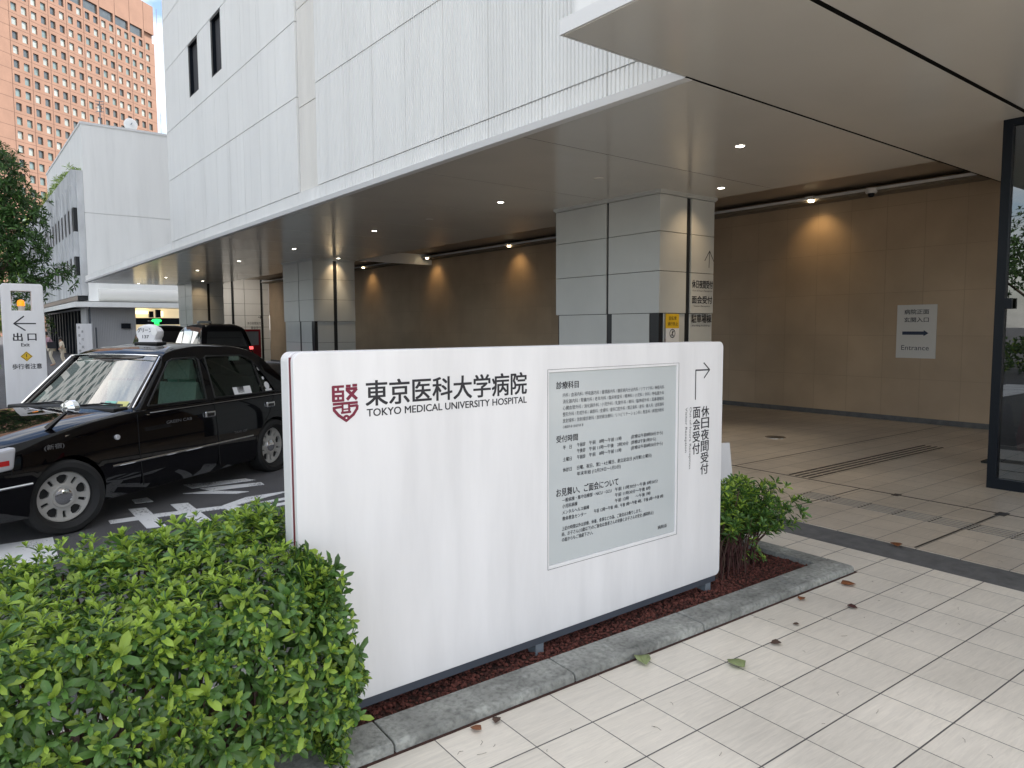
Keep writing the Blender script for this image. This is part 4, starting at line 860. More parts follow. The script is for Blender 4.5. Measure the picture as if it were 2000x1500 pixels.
for px, py, s, mn, lb in FL:
    x, y = un(px, py, .01); a = random.uniform(0, 6.28); c = MB()
    V = LEAFV.copy() * [s, s * .9, s]; V[:, 2] = .006 + .35 * s * (V[:, 0] / s - .5) ** 2 + abs(V[:, 1]) * .5
    X = x + V[:, 0] * math.cos(a) - V[:, 1] * math.sin(a); Y = y + V[:, 0] * math.sin(a) + V[:, 1] * math.cos(a)
    o = c.add(np.stack([X, Y, V[:, 2]], 1), LEAFF).build('fallen_leaf', mn, None, smooth=True, recalc=False); tag(o, lb, 'leaf', 'fallen leaves on the tiles')
    sm = o.modifiers.new('s', 'SOLIDIFY'); sm.thickness = .0008
lt = MB()
for _ in range(150):
    x = random.uniform(1.4, 6.5); y = random.uniform(-.3, 2.3); a = random.uniform(0, 6.28); l = random.uniform(.006, .02); b_ = a + random.uniform(-1, 1)
    lt.tube([(x, y, .002), (x + l * math.cos(a), y + l * math.sin(a), .004), (x + l * (math.cos(a) + math.cos(b_)), y + l * (math.sin(a) + math.sin(b_)), .002)], .0007, 3)
struct(lt.build('twig_litter', 'stem', None, recalc=False), 'stuff')

# ================================================================== SMALL BACKGROUND THINGS
rc_ = thing('red_cabinet', 'red wheeled equipment cart beside the white end wall, behind the parked taxi', 'cart', (8.6, 27, -.1))
X0, Yc = 8.35, 26.5
c = MB(); c.box(X0, Yc, .95, X0 + .75, Yc + .5, 1.0).box(X0, Yc, 1.50, X0 + .75, Yc + .5, 1.58).box(X0, Yc, 1.0, X0 + .07, Yc + .5, 1.5).box(X0 + .68, Yc, 1.0, X0 + .75, Yc + .5, 1.5).box(X0, Yc, .55, X0 + .75, Yc + .5, .95); c.build('case', 'cabinet_red', rc_, bevel=.01)
c = MB(); c.box(X0 + .07, Yc + .05, 1.0, X0 + .68, Yc + .1, 1.5); c.build('window', 'grey_box', rc_)
c = MB(); c.box(X0 + .1, Yc + .05, -.1, X0 + .2, Yc + .45, .55).box(X0 + .55, Yc + .05, -.1, X0 + .65, Yc + .45, .55).box(X0 - .1, Yc - .1, -.1, X0 + .9, Yc + .6, 0); c.build('stand', 'black_frame', rc_)
bd = thing('floor_board', 'small white floor board with a yellow flower, behind the azalea bush', 'sign', (5.2, 3.7, -.0))
c = MB(); c.add([(5.0, 3.70, 0), (5.32, 3.62, 0), (5.27, 3.66, .60), (5.0, 3.735, .60), (5.0, 3.72, 0), (5.32, 3.64, 0), (5.27, 3.68, .60), (5.0, 3.755, .60)], [(0, 1, 2, 3), (7, 6, 5, 4), (0, 4, 5, 1), (1, 5, 6, 2), (2, 6, 7, 3), (3, 7, 4, 0)]); c.build('board', 'sign_white', bd)
c = MB(); U5 = np.array([.32, -.08, 0]); U5 = U5 / np.linalg.norm(U5)
pts = [(.272 + (.035 if k % 2 else .02) * math.cos(k * .449), .50 + (.055 if k % 2 else .03) * math.sin(k * .449)) for k in range(14)]; poly_flat(c, pts, (5.0, 3.712, 0), tuple(U5), (0, .055, 1), 0)
for zz_ in (.40, .36, .31): stroke(c, [(.14, zz_), (.30, zz_)], .012, (5.0, 3.708, 0), tuple(U5), (0, .055, 1), 1)
c.build('print', ['sticker_yellow', 'ink_grey'], bd)

def person(label, x, y, h, top, pants, lean=0, heading=0, bag=False):
    t = thing('person', label, 'person', (x, y, -.1)); s = h / 1.7; L2 = lean
    J = {'pel': (0, 0, .92), 'ch': (.12 * L2, 0, 1.22), 'nk': (.22 * L2, 0, 1.43), 'hd': (.27 * L2, 0, 1.58), 'hl': (0, .09, .88), 'kl': (.10, .10, .48), 'al': (-.03, .10, .07), 'fl': (.12, .10, .03), 'hr': (0, -.09, .88), 'kr': (.0, -.10, .48), 'ar': (-.20, -.10, .09), 'fr': (-.06, -.10, .03),
         'sl': (.2 * L2, .18, 1.38), 'el': (.15 * L2 + .02, .22, 1.10), 'wl': (.22 + .1 * L2, .2, .92), 'sr': (.2 * L2, -.18, 1.38), 'er': (.1 * L2 - .02, -.22, 1.10), 'wr': (.15 * L2 + .05, -.22, .88)}
    r = dict(pel=.13, ch=.13, nk=.05, hd=.095, hl=.085, kl=.055, al=.035, fl=.035, hr=.085, kr=.055, ar=.035, fr=.035, sl=.06, el=.04, wl=.028, sr=.06, er=.04, wr=.028)
    E_ = [('pel', 'ch'), ('ch', 'nk'), ('nk', 'hd'), ('pel', 'hl'), ('hl', 'kl'), ('kl', 'al'), ('al', 'fl'), ('pel', 'hr'), ('hr', 'kr'), ('kr', 'ar'), ('ar', 'fr'), ('ch', 'sl'), ('sl', 'el'), ('el', 'wl'), ('ch', 'sr'), ('sr', 'er'), ('er', 'wr')]
    def skin(names, edges, mn, nm, grow=1.0):
        me = bpy.data.meshes.new(nm); me.from_pydata([tuple(q * s for q in J[n_]) for n_ in names], [(names.index(a), names.index(b)) for a, b in edges], [])
        o = bpy.data.objects.new(nm, me); scene.collection.objects.link(o); sk = o.modifiers.new('s', 'SKIN'); ss = o.modifiers.new('d', 'SUBSURF'); ss.levels = 1; ss.render_levels = 1
        for i, n_ in enumerate(names): me.skin_vertices[0].data[i].radius = (r[n_] * grow * s,) * 2
        me.skin_vertices[0].data[0].use_root = True; baked(o); o.data.materials.clear(); o.data.materials.append(MATS[mn]); o.data.polygons.foreach_set('use_smooth', [True] * len(o.data.polygons)); o.parent = t; return o
    skin(list(J), E_, 'skin', 'body')
    skin(['pel', 'ch', 'nk', 'sl', 'el', 'sr', 'er'], [('pel', 'ch'), ('ch', 'nk'), ('ch', 'sl'), ('sl', 'el'), ('ch', 'sr'), ('sr', 'er')], top, 'jacket', 1.22)
    skin(['pel', 'hl', 'kl', 'al', 'hr', 'kr', 'ar'], [('pel', 'hl'), ('hl', 'kl'), ('kl', 'al'), ('pel', 'hr'), ('hr', 'kr'), ('kr', 'ar')], pants, 'trousers', 1.15)
    hx, hy, hz_ = J['hd']; c = MB(); c.lathe([(.02, .12), (.07, .105), (.105, .05), (.11, -.02), (.09, -.06)], 14, 'z', (hx - .02, hy, hz_)); o = c.build('hair', 'hair', t, smooth=True, world=False); o.scale = (s,) * 3
    t.rotation_euler = (0, 0, heading)
    if bag:
        bgm = thing('shoulder_bag', 'black shoulder bag at the side of the person in the pink top', 'bag', (x, y - .3, .75)); c = MB(); c.box(x - .18, y - .36, .72, x + .18, y - .22, 1.02).tube([(x - .12, y - .29, 1.0), (x, y - .25, 1.3), (x + .12, y - .29, 1.0)], .015, 6); c.build('pouch', 'cloth_dark', bgm, bevel=.03)
    return t
person('distant person in a pale pink top with a black bag, near the annex entrance', 3.85, 40, 1.62, 'cloth_pink', 'cloth_cream', .9, R(200), True)
person('distant person in cream clothes, to the right of the one in pink', 4.38, 40.6, 1.36, 'cloth_cream', 'cloth_cream', .4, R(180))

# ================================================================== TAXI (sedan)
def interp(xs, table):
    xk = [t_[0] for t_ in table]; o = np.argsort(xk); A_ = np.array(table, float)[o]; return np.stack([np.interp(xs, A_[:, 0], A_[:, i]) for i in range(1, A_.shape[1])], 1)
def smooth1(a, k=3):
    b = a.copy()
    for _ in range(k): b[1:-1] = (b[:-2] + 2 * b[1:-1] + b[2:]) / 4
    return b
def loft(rings):
    """closed solid from rings of equal length"""
    mb = MB(); n = len(rings[0]); v = [p for r_ in rings for p in r_]; f = []
    for i in range(len(rings) - 1):
        for k_ in range(n): f.append((i * n + k_, i * n + (k_ + 1) % n, (i + 1) * n + (k_ + 1) % n, (i + 1) * n + k_))
    f += [tuple(range(n))[::-1], tuple((len(rings) - 1) * n + k_ for k_ in range(n))]; return mb.add(v, f)
def body_rings(T, xs):
    P = interp(xs, T); P = np.stack([smooth1(P[:, i]) for i in range(P.shape[1])], 1); rings = []
    for x, (hw, zb, zs, zt) in zip(xs, P):
        half = [(hw - .16, zb), (hw - .05, zb + .01), (hw - .015, zb + .07), (hw, zb + .2), (hw, .52), (hw - .004, .62), (hw - .012, .74), (hw - .03, zs - .06), (hw - .055, zs - .015), (hw - .10, zs + .004), (hw * .55, zs + (zt - zs) * .8 + .006), (0.001, zt + .008)]
        rings.append([(x, y, z) for y, z in half] + [(x, -y, z) for y, z in half[::-1]])
    return rings
TX = thing('black_taxi', 'glossy black sedan taxi with a white roof lamp, nearest vehicle at the left edge', 'taxi', (3.01 - .8 * .5525, 8.427 + .8 * .8335, -.1), rz=R(-146.46), scale=.98)
# lower body
T_ = [(3.58, .66, .30, .66, .66), (3.54, .74, .26, .72, .73), (3.44, .80, .22, .80, .81), (3.1, .835, .20, .855, .88), (2.6, .845, .19, .925, .955), (2.1, .845, .19, .965, .995), (1.95, .845, .19, .972, .985), (.9, .845, .19, .975, .975), (-.4, .845, .19, .972, .975), (-.6, .845, .19, .97, .99), (-.95, .83, .21, .95, .97), (-1.08, .79, .24, .92, .93), (-1.14, .70, .28, .84, .84)]
xs = np.concatenate([np.linspace(3.58, 3.3, 10), np.linspace(3.25, -.9, 46), np.linspace(-.95, -1.14, 8)])
lo_ = loft(body_rings(T_, xs)).build('body', 'car_black', None)
cs = []
for cx_ in (0, 2.785):
    for sgn in (1, -1):
        c = MB(); c.lathe([(.355, .52), (.355, 1.2)], 40, 'y', (cx_, 0, .315)) if sgn > 0 else c.lathe([(.355, -1.2), (.355, -.52)], 40, 'y', (cx_, 0, .315)); cs.append(c.build('cutter', 'dark_void', None))
c = MB(); c.prism([(1.9, .45), (1.9, 1.3), (-.42, 1.3), (-.42, .45)], 'y', -.735, .735); cs.append(c.build('cutter', 'dark_void', None))
cut(lo_, cs)
lo_.data.polygons.foreach_set('use_smooth', [True] * len(lo_.data.polygons)); lo_.data.set_sharp_from_angle(angle=R(28)); lo_.parent = TX
# greenhouse shell
def gh_rings(k=0.0):
    T2 = [(1.99, .79, .765, .98), (1.46, .755, .60, 1.49), (1.30, .755, .595, 1.54), (.9, .755, .595, 1.575), (.35, .755, .59, 1.55), (.10, .755, .58, 1.50), (-.05, .75, .60, 1.415), (-.50, .74, .72, .985)]
    xs_ = np.concatenate([np.linspace(1.99, 1.46, 14), np.linspace(1.40, .12, 20), np.linspace(.06, -.50, 14)]); P = interp(xs_, T2); rings = []
    P[12:, 2] = smooth1(P[12:, 2], 2)
    for x, (wb, wt, zt) in zip(xs_, P):
        # side wall follows a fixed tumblehome; half-width at height z
        side = lambda z: .775 - (z - .97) * .34 - max(0, z - 1.40) * .5
        zt_ = zt - k; zb = .962; zc = max(zb + .004, zt_ - .055)
        half = [(side(zb) - k, zb), (side((zb + zc) / 2) - k, (zb + zc) / 2), (side(zc) - k, zc), (side(zc) - .02 - k, zc + (zt_ - zc) * .55), (side(zc) - .07 - k, zc + (zt_ - zc) * .85), (.35, zt_), (.001, zt_ + .012)]
        rings.append([(x + (0 if not k else (-.03 if x > 1.2 else (.03 if x < .2 else 0))), y, z if not (k and z <= .97) else .90) for y, z in half] + [(x + (0 if not k else (-.03 if x > 1.2 else (.03 if x < .2 else 0))), -y, z if not (k and z <= .97) else .90) for y, z in half[::-1]])
    return rings
gh = loft(gh_rings()).build('roof', 'car_black', None)
sd_ = lambda z: .775 - (z - .97) * .34 - max(0, z - 1.40) * .5 - .04
inner = loft([[(x, sd_(.97), .90), (x, sd_(.97), .97), (x, sd_(max(.98, z - .05)), max(.98, z - .05)), (x, sd_(z) - .05, z), (x, -sd_(z) + .05, z), (x, -sd_(max(.98, z - .05)), max(.98, z - .05)), (x, -sd_(.97), .97), (x, -sd_(.97), .90)] for x, z in ((1.93, 1.0), (1.45, 1.445), (1.25, 1.50), (.9, 1.54), (.35, 1.515), (.12, 1.465), (-.02, 1.375), (-.45, 1.0))]).build('cutter', 'car_black', None)
W1 = [(1.86, .992), (1.065, .985), (1.01, 1.405), (1.03, 1.43), (1.36, 1.425), (1.44, 1.40)]
W2 = [(.94, .985), (-.10, .975), (-.115, .99), (-.02, 1.15), (.12, 1.33), (.22, 1.40), (.30, 1.425), (.86, 1.435), (.90, 1.42)]
def wcut(poly): c = MB(); c.prism(poly, 'y', -1.2, 1.2); return c.build('cutter', 'car_black', None)
# windshield & rear-window openings cut from above along a slanted prism
ws = MB(); ws.add([(2.08, -.66, 1.0), (2.08, .66, 1.0), (1.475, .545, 1.470), (1.475, -.545, 1.470), (1.70, -.66, .80), (1.70, .66, .80), (1.12, .545, 1.27), (1.12, -.545, 1.27)], [(0, 1, 2, 3), (7, 6, 5, 4), (0, 4, 5, 1), (1, 5, 6, 2), (2, 6, 7, 3), (3, 7, 4, 0)])
rw = MB(); rw.add([(-.62, -.62, 1.03), (-.62, .62, 1.03), (-.0, .52, 1.46), (-.0, -.52, 1.46), (-.3, -.62, .80), (-.3, .62, .80), (.3, .52, 1.28), (.3, -.52, 1.28)], [(0, 1, 2, 3), (7, 6, 5, 4), (0, 4, 5, 1), (1, 5, 6, 2), (2, 6, 7, 3), (3, 7, 4, 0)])
cut(gh, [inner, wcut(W1), wcut(W2), ws.build('cutter', 'car_black', None), rw.build('cutter', 'car_black', None)])
gh.data.polygons.foreach_set('use_smooth', [True] * len(gh.data.polygons)); gh.data.set_sharp_from_angle(angle=R(28)); gh.parent = TX
sidey = lambda z: .775 - (z - .97) * .34 - max(0, z - 1.40) * .5
def on_side(poly, off, sgn=1): return [(x, sgn * (sidey(z) + off), z) for x, z in poly]
def side_pane(poly, name, mn, sgn=1):
    c = MB(); a = on_side(poly, -.02, sgn); b = on_side(poly, -.025, sgn); n = len(poly)
    c.add(a + b, [tuple(range(n)), tuple(range(2 * n - 1, n - 1, -1))] + [(i, (i + 1) % n, n + (i + 1) % n, n + i) for i in range(n)]); return c.build(name, mn, TX, world=False)
for sgn in (1, -1):
    side_pane(W1, 'side_window', 'glass_side', sgn); side_pane(W2, 'side_window', 'glass_side', sgn)
    for P_ in (W1, W2):
        c = MB(); pts = on_side(P_ + [P_[0]], .003, sgn); c.tube(pts, .009, 6); c.build('window_trim', 'car_trim', TX, world=False, smooth=True)
    c = MB(); c.tube(on_side([(.10, .98), (.13, 1.34)], -.012, sgn), .011, 6); c.build('window_divider', 'car_trim', TX, world=False)
c = MB(); nx = 12
v = []; 
for i in range(nx + 1):
    t_ = -1 + 2 * i / nx
    for (x, hw_, z) in ((1.99, .70, .985), (1.755, .635, 1.20), (1.472, .565, 1.466)): v.append((x - .05 * t_ * t_ + .03, hw_ * t_, z - .01))
f = [];
for i in range(nx):
    for j in range(2): f.append((i * 3 + j, i * 3 + j + 1, (i + 1) * 3 + j + 1, (i + 1) * 3 + j))
c.add(v, f); c.build('windscreen', 'glass_screen', TX, world=False, smooth=True, recalc=False)
c = MB(); c.add([(-.50, -.62, 1.0), (-.50, .62, 1.0), (-.02, .5, 1.42), (-.02, -.5, 1.42)], [(0, 1, 2, 3)]); c.build('rear_window', 'glass_side', TX, world=False)
c = MB()
for sgn in (1, -1): c.tube([(1.99, sgn * .725, .985), (1.755, sgn * .665, 1.21), (1.50, sgn * .595, 1.455)], .010, 6)
c.tube([(1.51, -.58, 1.462), (1.53, -.3, 1.472), (1.535, 0, 1.474), (1.53, .3, 1.472), (1.51, .58, 1.462)], .009, 6); c.build('screen_trim', 'chrome', TX, world=False, smooth=True)
# interior
c = MB(); c.box(-.40, -.73, .452, 1.88, .73, .50).box(1.70, -.70, .5, 1.88, .70, .96).box(1.60, -.70, .80, 1.75, .70, .94); c.build('cabin', 'cabin', TX, world=False, bevel=.02)
def seat(x, y, wd=.50, mn='seat_lace'):
    c = MB(); c.box(x - .08, y - wd / 2, .55, x + .48, y + wd / 2, .72); c.prism([(x - .18, .60), (x - .02, .60), (x - .13, 1.16), (x - .24, 1.15)], 'y', y - wd / 2, y + wd / 2); c.prism([(x - .22, 1.19), (x - .10, 1.19), (x - .13, 1.40), (x - .25, 1.40)], 'y', y - .17, y + .17); c.tube([(x - .18, y - .05, 1.1), (x - .19, y - .05, 1.25)], .01, 6)
    return c.build('seat', mn, TX, world=False, bevel=.045, seg=4, smooth=True)
seat(1.16, .37); seat(1.16, -.37); seat(.22, 0, 1.25, 'cabin')
c = MB(); ring = [(1.50 - .06 * math.sin(a), -.37 + .19 * math.cos(a), .97 + .17 * math.sin(a)) for a in np.linspace(0, 6.2832, 25)]; c.tube(ring, .014, 6); c.tube([(1.50, -.37, .97), (1.68, -.37, .88)], .025, 8); c.build('steering_wheel', 'car_trim', TX, world=False, smooth=True)
c = MB(); c.box(.80, .02, 1.05, .815, .40, 1.30); c.build('fare_notice', 'sticker_green', TX, world=False)
# stickers
def side_quad(x0, x1, z0, z1, mn, name='sticker', off=-.014): c = MB(); c.add(on_side([(x0, z0), (x1, z0), (x1, z1), (x0, z1)], off), [(0, 1, 2, 3)]); return c.build(name, mn, TX, world=False)
side_quad(.05, -.07, .985, 1.01, 'sticker_white'); side_quad(.60, .30, .985, 1.07, 'sticker_white'); side_quad(.53, .42, 1.0, 1.07, 'ink')
for x_, z_, r_ in ((.055, 1.26, .028), (.03, 1.14, .02), (.0, 1.05, .045)):
    c = MB(); c.add(on_side([(x_ + r_ * math.cos(a * .5236), z_ + r_ * math.sin(a * .5236)) for a in range(12)], -.012), [tuple(range(12))]); c.build('sticker', 'sticker_white', TX, world=False)
for y_, mn in ((.36, 'sticker_green'), (.50, 'sticker_yellow')):
    c = MB(); c.add([(2.012 - .05 * (y_ / .7) ** 2, y_, .995), (2.005 - .05 * ((y_ + .12) / .7) ** 2, y_ + .12, .995), (1.965 - .05 * ((y_ + .12) / .7) ** 2, y_ + .12, 1.04), (1.972 - .05 * (y_ / .7) ** 2, y_, 1.04)], [(0, 1, 2, 3)]); c.build('sticker', mn, TX, world=False)
# wipers
for y0_, y1_ in ((.62, -.02), (-.02, -.62)):
    c = MB(); c.tube([(2.13, y1_ + .02, .985), (2.06, (y0_ + y1_) / 2, 1.01), (2.04, y0_, 1.01)], .007, 5).tube([(2.03, y0_ + .02, 1.015), (2.05, (y0_ + y1_) / 2 + .1, 1.03)], .009, 5).tube([(2.12, y1_ + .06, 1.0), (2.03, y0_ - .12, 1.03)], .006, 5); c.build('wiper', 'car_trim', TX, world=False)
c = MB(); c.box(2.0, -.68, .93, 2.17, .68, .985 + .012); c.build('cowl_panel', 'car_trim', TX, world=False, bevel=.01)
# side details (near side y>0 and the far side)
for sgn in (1, -1):
    c = MB(); c.tube([(3.40, sgn * .815, .50), (3.12, sgn * .838, .50)], .011, 6).tube([(2.36, sgn * .846, .50), (1.30, sgn * .848, .50), (.42, sgn * .846, .50)], .011, 6).tube([(1.9, sgn * .835, .935), (-.5, sgn * .83, .94)], .004, 5); c.build('side_moulding', 'chrome', TX, world=False)
    for xh in (1.09, .07):
        c = MB(); c.box(xh - .075, sgn * .825, .795, xh + .075, sgn * .848, .86); hh = c.build('door_handle', 'chrome', TX, world=False, bevel=.012); c = MB(); c.box(xh - .05, min(sgn * .8485, sgn * .851), .808, xh + .055, max(sgn * .8485, sgn * .851), .842); c.build('grip', 'car_trim', hh, world=False)
    # door shut lines as thin dark grooves
    for pts in ([(2.03, .93), (2.05, .60), (2.02, .26)], [(1.0, .96), (.99, .60), (.98, .26)], [(-.05, .96), (.10, .72), (.37, .45)]):
        c = MB(); c.tube([(x_, sgn * (.846 if z_ < .65 else .836 if z_ < .8 else .812), z_) for x_, z_ in pts], .0045, 5); c.build('door_gap', 'dark_void', TX, world=False)
    c = MB(); c.lathe([(.024, .828), (.024, .853)], 14, 'y', (2.29, 0, .755)) if sgn > 0 else c.lathe([(.024, -.853), (.024, -.828)], 14, 'y', (2.29, 0, .755)); c.build('side_indicator', 'lamp_clear', TX, world=False, bevel=.004)
    c = MB(); c.prism([(3.26, .64), (3.50, .63), (3.48, .79), (3.23, .815)], 'y', min(sgn * .60, sgn * .838), max(sgn * .60, sgn * .838)); c.build('headlight', 'lamp_clear', TX, world=False, bevel=.02)
    c = MB(); c.box(3.30, min(sgn * .836, sgn * .841), .68, 3.40, max(sgn * .836, sgn * .841), .72); c.build('headlight_marker', 'lamp_red', TX, world=False)
    # fender mirror
    mb_ = MB(); mb_.tube([(2.86, sgn * .70, .90), (2.80, sgn * .76, .98), (2.76, sgn * .80, 1.03)], [.028, .018, .014], 8); ms_ = mb_.build('fender_mirror', 'car_black', TX, world=False, smooth=True)
    c = MB(); c.lathe([(.005, -.06), (.05, -.05), (.085, -.01), (.085, .035), (.075, .045), (.005, .046)], 20, 'x'); mh = c.build('mirror_shell', 'chrome', ms_, world=False, smooth=True); mh.location = (2.74, sgn * .82, 1.075); mh.scale = (.9, 1.15, .75); mh.rotation_euler = (0, 0, R(180 - 12 * sgn))
    # bumpers
c = MB(); c.prism([(3.50, .26), (3.66, .30), (3.68, .52), (3.52, .56), (3.38, .52), (3.40, .28)], 'y', -.80, .80); c.build('front_bumper', 'car_black', TX, world=False, bevel=.05, seg=4, smooth=True)
c = MB(); c.prism([(-1.1, .28), (-1.22, .32), (-1.22, .52), (-1.1, .56), (-.98, .52), (-.98, .3)], 'y', -.80, .80); c.build('rear_bumper', 'car_black', TX, world=False, bevel=.05, seg=4, smooth=True)
c = MB(); c.box(3.53, -.5, .60, 3.60, .5, .78); c.build('grille', 'chrome', TX, world=False, bevel=.01)
# lettering on the doors
def dtext(s, x0, z0, x1, z1, y=.8492, mn='letter_grey'):
    c = MB(); text(c, s, 0, 0, x0 - x1, z1 - z0, (x0, y, z0), (-1, 0, 0), (0, 0, 1), weight=.01); c.build('lettering', mn, TX, world=False)
dtext('GREEN CAB', 1.70, .800, 1.36, .830, .8375); dtext('TAXI 137', .74, .565, .52, .59, .8475); dtext('(新宿)', 3.00, .74, 2.82, .79, .8365)
# roof lamp
rlm = MB(); yy0 = .0; prf = [(-.13, .0), (-.12, .03), (-.15, .075), (-.155, .12), (-.12, .165), (-.06, .19), (0, .197), (.06, .19), (.12, .165), (.155, .12), (.15, .075), (.12, .03), (.13, 0)]
rings = []
for dx, sc_ in ((-.055, .6), (-.045, .85), (-.02, 1), (.02, 1), (.045, .85), (.055, .6)): rings.append([(1.02 + dx, y_ * (sc_ * .3 + .7), 1.592 + z_ * (.75 + .25 * sc_)) for y_, z_ in prf])
lm = loft(rings).build('roof_lamp', 'sign_white', TX, world=False, smooth=True)
c = MB(); c.box(.95, -.16, 1.565, 1.09, .16, 1.595); c.build('lamp_base', 'car_trim', lm, world=False, bevel=.008)
c = MB(); text(c, 'グリーン', 0, 0, .20, .05, (1.078, -.115, 1.700), (0, 1, 0), ZA, weight=.01); text(c, '137', 0, 0, .09, .035, (1.078, -.05, 1.635), (0, 1, 0), ZA, weight=.01); c.build('lamp_lettering', 'ink', lm, world=False)
c = MB(); c.lathe([(.04, 0), (.045, .01)], 12, 'x', (1.08, .125, 1.71)); c.build('lamp_emblem', 'facade', lm, world=False)
# wheels
def make_rim(parent):
    c = MB(); prf = [(.005, .030), (.075, .034), (.08, .028), (.125, .020), (.155, .030), (.178, .034), (.186, .022), (.186, -.06), (.005, -.06)]
    c.lathe(prf, 60, 'y'); rim = c.build('rim', 'alloy', None); cs = []
    for k_ in range(5):
        a = k_ * 2 * math.pi / 5 + .3
        def pt(r_, t_): return (r_ * math.cos(t_), r_ * math.sin(t_))
        big = [pt(.098, a - .16), pt(.094, a), pt(.098, a + .16), pt(.125, a + .27), pt(.150, a + .26), pt(.160, a + .1), pt(.160, a - .1), pt(.150, a - .26), pt(.125, a - .27)]
        c = MB(); c.prism(big, 'y', -.03, .2); cs.append(c.build('cutter', 'dark_void', None))
        b_ = a + math.pi / 5; sl_ = [pt(.105, b_ - .09), pt(.105, b_ + .09), pt(.155, b_ + .075), pt(.155, b_ - .075)]
        c = MB(); c.prism(sl_, 'y', -.03, .2); cs.append(c.build('cutter', 'dark_void', None))
    cut(rim, cs); rim.data.polygons.foreach_set('use_smooth', [True] * len(rim.data.polygons)); rim.data.set_sharp_from_angle(angle=R(30)); return rim
rim0 = make_rim(None); tyre_p = [(.222, -.10), (.26, -.115), (.298, -.11), (.318, -.085), (.322, 0), (.318, .085), (.298, .105), (.26, .108), (.222, .075), (.218, .0)]
c = MB(); c.lathe(tyre_p, 60, 'y'); tyre0 = c.build('tyre', 'tyre', None, smooth=True)
c = MB(); c.lathe([(.005, .041), (.045, .041), (.058, .036), (.062, .028)], 36, 'y'); cap0 = c.build('hub_cap', 'chrome', None, smooth=True)
c = MB(); c.lathe([(.185, -.05), (.185, -.04)], 30, 'y'); drum0 = c.build('brake_drum', 'dark_void', None)
first = True
for cx_, st_ in ((2.785, 1), (0, 0)):
    for sgn in (1, -1):
        wh_ = bpy.data.objects.new('wheel', None); scene.collection.objects.link(wh_); wh_.parent = TX; wh_.location = (cx_, sgn * .735, .315)
        wh_.rotation_euler = (0, random.uniform(0, 0) , R((180 if sgn < 0 else 0) - (17 if st_ else 0)))
        for src in (tyre0, rim0, cap0, drum0):
            o = src if first else src.copy()
            if not first: scene.collection.objects.link(o)
            o.parent = wh_
            if src is not tyre0: o.scale = (1.19, 1.0, 1.19)
        first = False

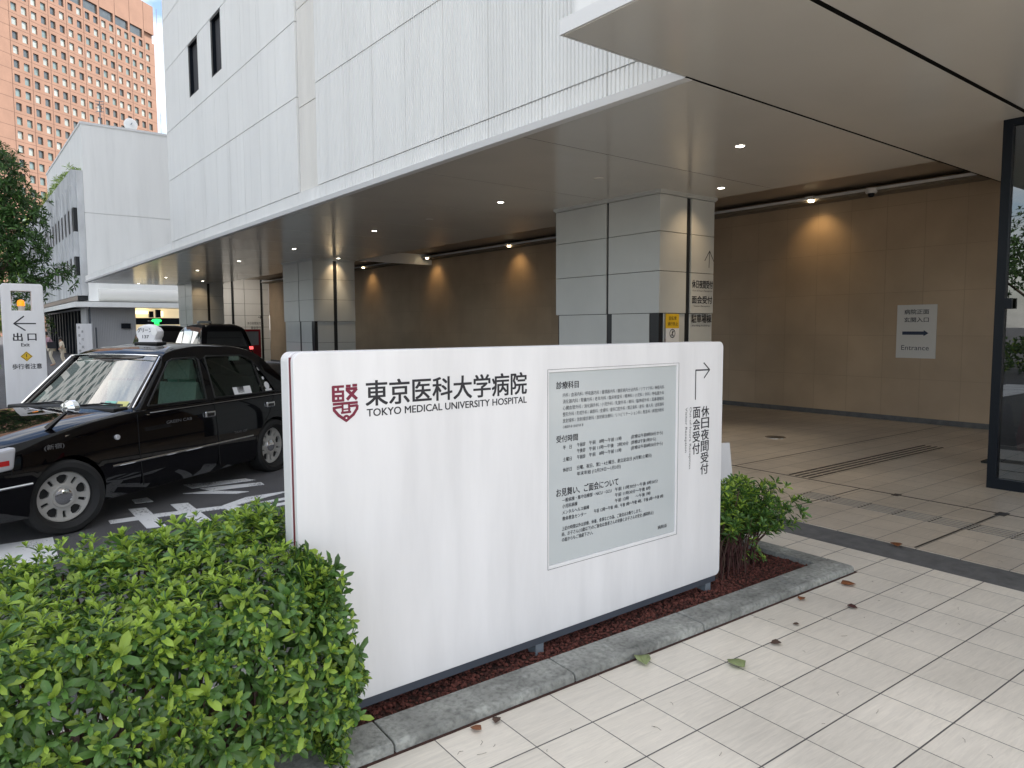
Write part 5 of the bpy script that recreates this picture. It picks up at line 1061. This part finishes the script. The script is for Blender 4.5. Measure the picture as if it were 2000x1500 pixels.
# ================================================================== TAXIS IN THE QUEUE (tall hatchback cabs)
def make_cab(label, loc, lamp):
    t = thing('parked_taxi', label, 'taxi', loc, rz=R(90), group='black cabs queuing in the covered driveway')
    T_ = [(2.15, .60, .30, .80, .80), (2.1, .74, .25, .90, .92), (1.6, .82, .20, .98, 1.02), (1.2, .84, .20, 1.04, 1.10), (-1.9, .845, .20, 1.06, 1.08), (-2.15, .83, .24, 1.05, 1.06), (-2.25, .76, .30, 1.0, 1.0)]
    xs = np.concatenate([np.linspace(2.15, 1.2, 10), np.linspace(1.0, -1.8, 14), np.linspace(-1.95, -2.25, 6)])
    o = loft(body_rings(T_, xs)).build('body', 'car_black', t, world=False, smooth=True)
    side = lambda z: .78 - (z - 1.05) * .20 - max(0, z - 1.62) * .55
    T2 = [(1.15, 1.09), (.55, 1.70), (.2, 1.83), (-.6, 1.875), (-1.5, 1.84), (-1.85, 1.76), (-2.16, 1.09)]
    xs_ = np.linspace(1.15, -2.16, 40); zt = np.interp(xs_[::-1], [q[0] for q in T2][::-1], [q[1] for q in T2][::-1])[::-1].copy(); zt[3:-3] = smooth1(zt, 2)[3:-3]; rings = []
    for x, z in zip(xs_, zt):
        zc = max(1.065, z - .10); half = [(side(1.05), 1.05), (side((1.05 + zc) / 2), (1.05 + zc) / 2), (side(zc), zc), (side(zc) - .035, zc + (z - zc) * .6), (side(zc) - .12, zc + (z - zc) * .9), (.3, z + .005), (.001, z + .01)]
        rings.append([(x, y, q) for y, q in half] + [(x, -y, q) for y, q in half[::-1]])
    loft(rings).build('roof', 'car_black', t, world=False, smooth=True)
    for sgn in (1, -1):
        for P_ in ([(.95, 1.11), (.10, 1.11), (.10, 1.62), (.52, 1.60)], [(.02, 1.11), (-.95, 1.11), (-.95, 1.64), (.02, 1.64)], [(-1.03, 1.11), (-1.85, 1.11), (-1.66, 1.60), (-1.03, 1.64)]):
            c = MB(); v = [(x, sgn * (side(z) + .008), z) for x, z in P_]; c.add(v + [(x, sgn * (abs(y) - .004), z) for x, y, z in v], [(0, 1, 2, 3), (7, 6, 5, 4)] + [(i, (i + 1) % 4, 4 + (i + 1) % 4, 4 + i) for i in range(4)]); c.build('side_window', 'cab_glass', t, world=False)
        c = MB(); c.box(-2.19, min(sgn * .66, sgn * .765), 1.07, -2.10, max(sgn * .66, sgn * .765), 1.16); c.build('tail_light', 'lamp_red_lit', t, world=False, bevel=.01)
        for wx in (1.35, -1.4):
            c = MB(); c.lathe([(.20, -.1), (.31, -.1), (.32, 0), (.31, .1), (.20, .1)], 24, 'y', (wx, sgn * .76, .32)); c.build('wheel', 'tyre', t, world=False, smooth=True)
    c = MB(); v = [(-2.135, -.60, 1.16), (-2.135, .60, 1.16), (-1.935, .50, 1.62), (-1.935, -.50, 1.62)]; c.add([(x - .012, y, z) for x, y, z in v] + [(x + .0, y, z) for x, y, z in v], [(0, 1, 2, 3), (7, 6, 5, 4)] + [(i, (i + 1) % 4, 4 + (i + 1) % 4, 4 + i) for i in range(4)]); c.build('rear_window', 'cab_glass', t, world=False)
    c = MB(); c.box(-2.27, -.78, .30, -2.1, .78, .62); c.build('bumper', 'car_trim', t, world=False, bevel=.04)
    c = MB(); c.box(-2.255, -.3, .75, -2.20, .3, .92); c.build('number_plate', 'sticker_white', t, world=False, bevel=.01)
    if lamp:
        c = MB(); pf = [(-.16, .17), (-.19, .22), (-.13, .27), (0, .285), (.13, .27), (.19, .22), (.16, .17), (.08, .16), (.09, .08), (-.09, .08), (-.08, .16)]; c.prism([(a, 1.83 + b) for a, b in pf], 'x', .15, .23); c.build('roof_lamp', 'lamp_green_lit', t, world=False, bevel=.015)
    else:
        c = MB(); c.box(.1, -.22, 1.87, .24, .22, 1.96); c.build('roof_lamp', 'grey_box', t, world=False, bevel=.03)
    return t
m = mat('cab_glass', (0.01, 0.012, 0.013), 0.03, spec=1.0, coat=1)
make_cab('black hatchback cab parked in the driveway, nearer of the two in the queue', (6.62, 24.4, -.1), False)
make_cab('black hatchback cab with a green lit roof lamp, farther of the two in the queue', (6.72, 31.6, -.1), True)

for o in TH:
    if '_w' in o: del o['_w']
